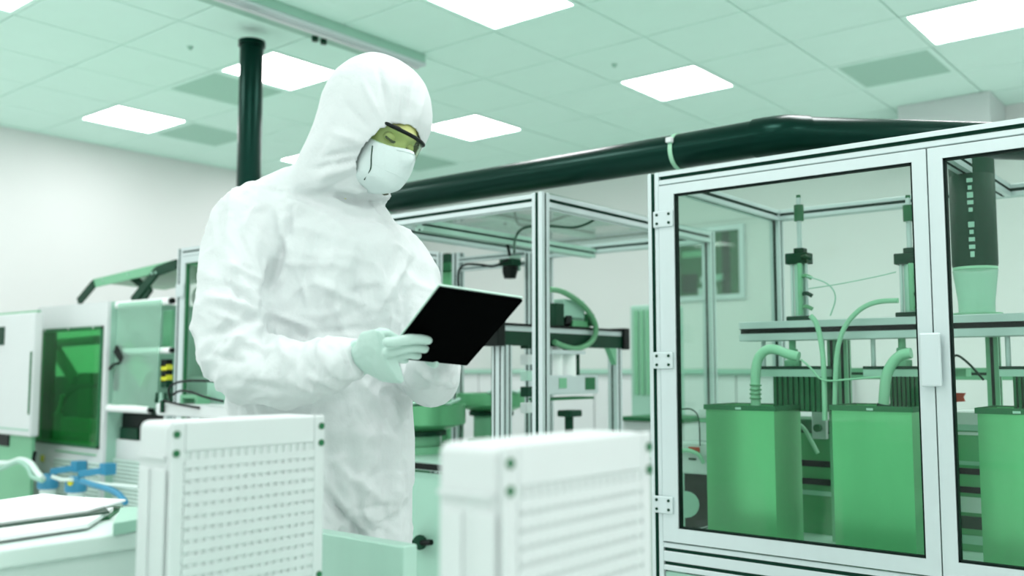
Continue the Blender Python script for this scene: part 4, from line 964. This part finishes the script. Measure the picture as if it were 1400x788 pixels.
FOLDS += [(440, 560, 470, 740, 9, -.010), (490, 560, 505, 740, 10, .010), (440, 672, 500, 745, 6, -.024), (540, 540, 545, 745, 7, .011), (525, 560, 528, 745, 6, -.010), (400, 590, 560, 600, 9, .007),
    (440, 620, 530, 690, 8, .011), (470, 700, 560, 690, 6, -.008), (450, 640, 540, 650, 8, -.007), (340, 575, 480, 545, 9, -.010), (360, 600, 430, 560, 7, .009),
    (498, 205, 440, 215, 4.5, -.009), (496, 195, 448, 180, 4.5, .008), (505, 175, 470, 140, 4.5, -.007), (490, 225, 430, 245, 5, .010), (486, 240, 440, 265, 5, -.009), (500, 215, 420, 232, 3.5, -.008),
    (530, 160, 520, 95, 4, -.006), (545, 160, 545, 100, 3.5, .006), (558, 163, 565, 110, 3.5, -.006), (570, 168, 582, 125, 3.5, .005), (520, 163, 495, 110, 4, .006), (537, 160, 534, 120, 2.5, .004), (551, 160, 555, 120, 2.5, -.005),
    (512, 82, 540, 160, 2.5, -.004), (470, 120, 440, 200, 7, .006), (455, 170, 425, 225, 6, -.007), (470, 210, 430, 260, 6, .008),
    (360, 255, 470, 285, 7, -.010), (420, 262, 520, 300, 6, .009), (470, 290, 540, 310, 7, -.010), (500, 280, 530, 330, 7, .008),
    (562, 505, 584, 535, 6, -.006), (605, 505, 596, 535, 5, .006)]
def sdisp(p, n):
    q = V(((p-foot).dot(RT), (p-foot).dot(FH), p.z))
    d = 0
    if p.z > 1.52: d += .0025*noise.noise(V((q.x*14, q.y*14, q.z*9)))
    else:
        n1 = noise.noise(V((q.x*9+2*noise.noise(q*4), q.y*9, q.z*4.5)))
        n2 = noise.noise(V((q.x*17+3*noise.noise(q*6), q.y*17, q.z*12+3)))
        n3 = noise.noise(V((q.x*30, q.y*30, q.z*26+2*noise.noise(q*9))))
        if p.dot(RT) > B_(560, 500).dot(RT) and p.z < B_(560, 528).z: return 0
        d += .012*(rid(n1)**3-.5)+.008*(rid(n2)**3-.5)+.003*(rid(n3)**2-.6)
    fc = max(0, min(1, (-n.dot(FH)+.25)*2))
    if fc > 0:
        x, y, _ = proj(p)
        for ax_, ay_, bx_, by_, w_, h_ in FOLDS:
            dx, dy = bx_-ax_, by_-ay_; t_ = max(0, min(1, ((x-ax_)*dx+(y-ay_)*dy)/(dx*dx+dy*dy)))
            d2 = ((x-ax_-dx*t_)**2+(y-ay_-dy*t_)**2)/(w_*w_)
            if d2 < 6: d += fc*h_*math.exp(-d2)*math.sin(math.pi*(.08+.84*t_))
    return d
def hcut(p):
    l, f, u = toh(p)
    if f < (.02 if l < .03 else -.03): return False
    # opening: pointed-egg shape, wide below, rim above the brow
    cu = -.045; ru = .086 if u > cu else .076
    rl = .076
    e_ = (l/rl)**2+((u-cu)/ru)**2
    if e_ < 1: return True
    return l > 0 and u < -.01 and u > -.116+.5*max(0, l-.05)
cov = remesh(su, 'coverall', 'suit', person, .0065, 10, .5, sdisp, hcut, .0025)
cov['label'] = 'loose white hooded coverall'

# --- head and neck with a face (one surface)
hm = MB()
N1, N2 = 48, 40
def face(u_, v_):
    th = 2*math.pi*u_; ph = math.pi*(v_-.5)
    x, y, z = math.sin(th)*math.cos(ph), math.cos(th)*math.cos(ph), math.sin(ph)
    l, f, u = x*.076, y*.098, z*.126
    if u < 0: l *= 1-.28*(u/.126)**2; f *= 1-.08*(u/.126)**2
    fr = max(0, y)
    if fr > 0:
        g_ = lambda cl, cu_, sl, s2: math.exp(-((l-cl)/sl)**2-((u-cu_)/s2)**2)*fr
        f += .012*g_(0, .024, .05, .012)                      # brow
        for s_ in (-1, 1): f -= .016*g_(s_*.032, .002, .017, .012); f += .006*g_(s_*.042, -.028, .022, .018)
        f += .030*g_(0, -.040, .012, .016)+.018*g_(0, -.018, .009, .022)   # nose
        f += .007*g_(0, -.070, .022, .008)+.006*g_(0, -.082, .018, .006)-.004*g_(0, -.076, .02, .003)   # lips
        f += .010*g_(0, -.108, .02, .014)
    for s_ in (-1, 1):
        e_ = math.exp(-((f+.005)/.018)**2-((u+.005)/.028)**2); l += s_*.010*e_*(1 if s_*l > 0 else 0)
    return hd(l, f, u)
vs = [face(i/N1, j/N2) for j in range(1, N2) for i in range(N1)]
vs += [hd(0, 0, -.126), hd(0, 0, .126)]
fs = [(j*N1+i, j*N1+(i+1) % N1, (j+1)*N1+(i+1) % N1, (j+1)*N1+i) for j in range(N2-2) for i in range(N1)]
nb = len(vs)-2
fs += [(nb, (i+1) % N1, i) for i in range(N1)]+[(nb+1, (N2-2)*N1+i, (N2-2)*N1+(i+1) % N1) for i in range(N1)]
hm.add(vs, fs)
hm.tube([hd(0, -.02, -.05), hd(0, -.045, -.13), B_(462, 268, 2.24), B_(452, 330, PW), B_(448, 480, PW), B_(448, 600, PW)], [.055, .058, .07, .12, .12, .11], 20)
head_ = remesh(hm, 'body', 'skin', person, .0042, 2, .35)
head_['label'] = 'face and neck inside the hood'
for s_ in (-1, 1):
    ce = hd(s_*.032, .0785, .001)
    eb = MB(); n = 14
    eb.rings([(ce+HU*(.0125*math.sin(a)), HL*.0155*max(.02, math.cos(a)), HF*.0125*max(.02, math.cos(a))) for a in [(-.5+k/8)*math.pi for k in range(9)]], 16)
    ey = eb.build('eyelid', 'skin', person, True)
    la = MB(); la.tube([ce+HL*(.0165*t_)+HF*(.0135*math.sqrt(max(0, 1-(t_*.8)**2)))-HU*(.004+.0025*(1-t_*t_)) for t_ in (-1, -.6, -.2, .2, .6, 1)], .0028, 6)
    la.build('lashes', 'brow', ey)
    bw = MB(); bw.tube([hd(s_*.032+dx*s_, .0985-abs(dx-.004)*.35-(.004 if dx > .01 else 0), .0235+.004*math.cos(dx*60)) for dx in (-.02, -.01, 0, .01, .02, .026)], [.0025, .004, .0042, .004, .003, .0015], 8)
    bw.build('eyebrow', 'brow', person, True)
# --- face mask
def mk_(s, t, off=0):
    # s -1..1 across, t 0 top .. 1 bottom
    c = 1-abs(s)**1.6
    utop = -.022+.016*math.exp(-(s/.35)**2); ubot = -.134+.02*abs(s)
    u = utop+(ubot-utop)*t
    l = .070*math.sin(s*1.45)/math.sin(1.45)*(1-.22*t*t)
    bulge = .098+.040*math.sin(math.pi*min(1, .25+.62*t))
    if t > .7: bulge -= .05*((t-.7)/.3)**1.6
    f = .036+(bulge-.036)*(max(0, c))**.72 + .018*math.exp(-(s/.16)**2)*math.exp(-((t-.12)/.16)**2)
    return hd(l*(1+off*3), f+off, u)
mb = MB(); mb.grid(lambda a, b: mk_(a*2-1, b), 36, 24)
mk = mb.build('face_mask', 'maskm', person, True); so = mk.modifiers.new('solid', 'SOLIDIFY'); so.thickness = .0016; so.offset = 1
mk['label'] = 'white folded respirator mask'
MB().tube(smooth_path([mk_(-.80, .15, .005), mk_(-.74, .4, .004), mk_(-.66, .65, .004), mk_(-.55, .9, .004)], 4), .0015, 6).build('strap', 'dark', mk, True)
MB().tube([mk_(s_, .04, .003) for s_ in (-.3, -.18, -.08, 0, .08, .18, .3)], .0022, 6).build('nose_clip', 'maskm', mk, True)
MB().tube([mk_(s_/10, .5, .0022) for s_ in range(-8, 9)], .0009, 5).build('fold_seam', 'maskm', mk, True)
# --- safety glasses
def gl(s, du): 
    l = .074*math.sin(s*1.3)/math.sin(1.3); f = .122-.062*(1-math.cos(s*1.25))/(1-math.cos(1.25))
    return hd(l, f, .026+du-.004*abs(s))
g_ = MB(); pts = [gl(-1+k/12, 0) for k in range(25)]; g_.tube(pts, [.0046]*25, 8)
gl_o = g_.build('safety_glasses', 'black', person, True); gl_o['label'] = 'clear safety glasses with a dark brow bar'
ln = MB(); ln.grid(lambda a, b: gl(a*1.9-.95, -.001-.046*b*(1-.35*math.exp(-((a-.5)/.09)**2))), 26, 8); ln.build('lens', 'lens', gl_o, True)
for s_ in (-1, 1): MB().tube([gl(s_, 0), hd(s_*.079, .02, .022), hd(s_*.078, -.03, .018)], [.0036, .003, .002], 8).build('temple', 'black', gl_o, True)

# --- tablet
tB, tC, tA = B_(601, 393, 1.74), B_(715, 410, 1.845), B_(507, 486, 1.875)
u_ = (tC-tB); v_ = tA-tB
un = u_.normalized(); v_ = v_-un*v_.dot(un)*.5; vn = (v_-un*v_.dot(un)).normalized(); nn = un.cross(vn)
if nn.dot(FH) > 0: nn = -nn                    # nn: back of the tablet, towards the viewer
tU, tV = u_.length, (tA-tB).dot(vn)
tcen = tB+un*tU/2+vn*tV/2
tb = thing('tablet', tcen-ZZ*.1, 'dark tablet held up in both gloved hands, its black back facing out', 'tablet')
MB().obox(tcen, un*tU/2, vn*tV/2, nn*.0042).build('back_case', 'tablet', tb, bevel=.0035, seg=3)
MB().obox(tcen-nn*.006, un*(tU/2+.0012), vn*(tV/2+.0012), nn*.0022).build('bezel', 'tabrim', tb, bevel=.0015)
MB().obox(tcen-nn*.0086, un*(tU/2-.012), vn*(tV/2-.014), nn*.0006).build('screen', 'screen', tb)
def tp(a, b, n=0): return tB+un*tU*a+vn*tV*b+nn*n     # a along the top edge, b down the side, n out of the back
# --- gloves
def hand(name, wrist, knuckles, tips, mids, thumb, label, pr=.03):
    m = MB(); kc = sum(knuckles, V())/len(knuckles)
    ax = (kc-wrist).normalized(); sp = (knuckles[0]-knuckles[-1]); spn = (sp-ax*sp.dot(ax)).normalized(); th = ax.cross(spn)
    hw = sp.length/2+.010
    m.rings([(wrist-ax*.035, spn*.029, th*.024), (wrist, spn*.030, th*.023), (wrist*.6+kc*.4, spn*(hw*.92), th*.019), (kc-ax*.012, spn*hw, th*.015), (kc+ax*.006, spn*hw*.97, th*.011)], 20)
    for k, (a, b, c) in enumerate(zip(knuckles, mids, tips)):
        r0 = (.0098, .0102, .0098, .0088)[k]
        m.tube(smooth_path([a-ax*.015, a, b, c], 4), [r0*1.05]*5+[r0]*4+[r0*.97, r0*.93, r0*.88, r0*.7], 10)
    m.tube(smooth_path(thumb, 4), [.015]*4+[.012]*4+[.0105]*4+[.0075] if len(thumb) == 4 else .011, 10)
    o = remesh(m, name, 'glove', person, .0024, 3, .4, lambda p, n: .0010*noise.noise(p*55)+.0008*rid(noise.noise(p*28)))
    o['label'] = label
    return o, ax, spn, th
o_ = .0042+.0095
wr = B_(497, 489, 1.945)
# fingers lie over the back of the tablet near its lower corner, thumb on the screen side
def onpl(px, py, n):          # point over the tablet back at a pixel, n metres in front of its centre plane
    d = ray(px, py); p0 = tcen+nn*n; return CAM+d*((p0-CAM).dot(nn)/d.dot(nn))
tips = [onpl(588, 466, o_-.001), onpl(583, 478, o_-.001), onpl(573, 487, o_-.001), onpl(556, 493, o_-.001)]
mids = [onpl(566, 464, o_+.006), onpl(562, 475, o_+.007), onpl(553, 484, o_+.007), onpl(541, 491, o_+.006)]
kn = [onpl(535, 468, o_+.012), onpl(533, 482, o_+.014), onpl(530, 494, o_+.013), onpl(528, 506, o_+.010)]
thb = [wr+(kn[0]-wr)*.3-nn*.01, wr+(kn[0]-wr)*.75-nn*.03, tp(.10, .90, -.024), tp(.26, .80, -.0185)]
gh, ax, spn, th_ = hand('glove', wr, kn, tips, mids, thb, 'pale glove gripping the lower left corner of the tablet')
cuf = MB(); cuf.rings([(wr-ax*.050, spn*.041, th_*.034), (wr-ax*.02, spn*.038, th_*.031), (wr-ax*.012, spn*.037, th_*.030)], 24); cuf.build('glove_cuff', 'glove', gh, True, bevel=.003)
# other hand: holds the lower right edge from the screen side
bw_ = B_(600, 486, 2.05)
k2 = [tp(.70-.10*k, .90, -.045) for k in range(4)]
m2 = [tp(.68-.10*k, .80, -.040) for k in range(4)]
t2_ = [tp(.66-.10*k, .70, -.0185) for k in range(4)]
th2 = [bw_*.5+k2[3]*.5, tp(.5, 1.0, -.03), tp(.55, 1.03, -.008), tp(.62, 1.005, .006)]
hand('glove', bw_, k2, t2_, m2, th2, 'second glove mostly hidden behind the tablet')
# --- overshoes on the floor
for (c, ww) in ((384, 2.20), (512, 2.34)):
    a = B_(c, 505, ww); a.z = 0
    s_ = MB(); s_.rings([(a+FRT*-.09+ZZ*.045, LFT*.03, ZZ*.04), (a+FRT*-.05+ZZ*.055, LFT*.045, ZZ*.055), (a+FRT*.04+ZZ*.05, LFT*.05, ZZ*.05), (a+FRT*.13+ZZ*.034, LFT*.052, ZZ*.034), (a+FRT*.19+ZZ*.02, LFT*.03, ZZ*.02)], 16)
    s_.build('overshoe', 'suit', person, True)
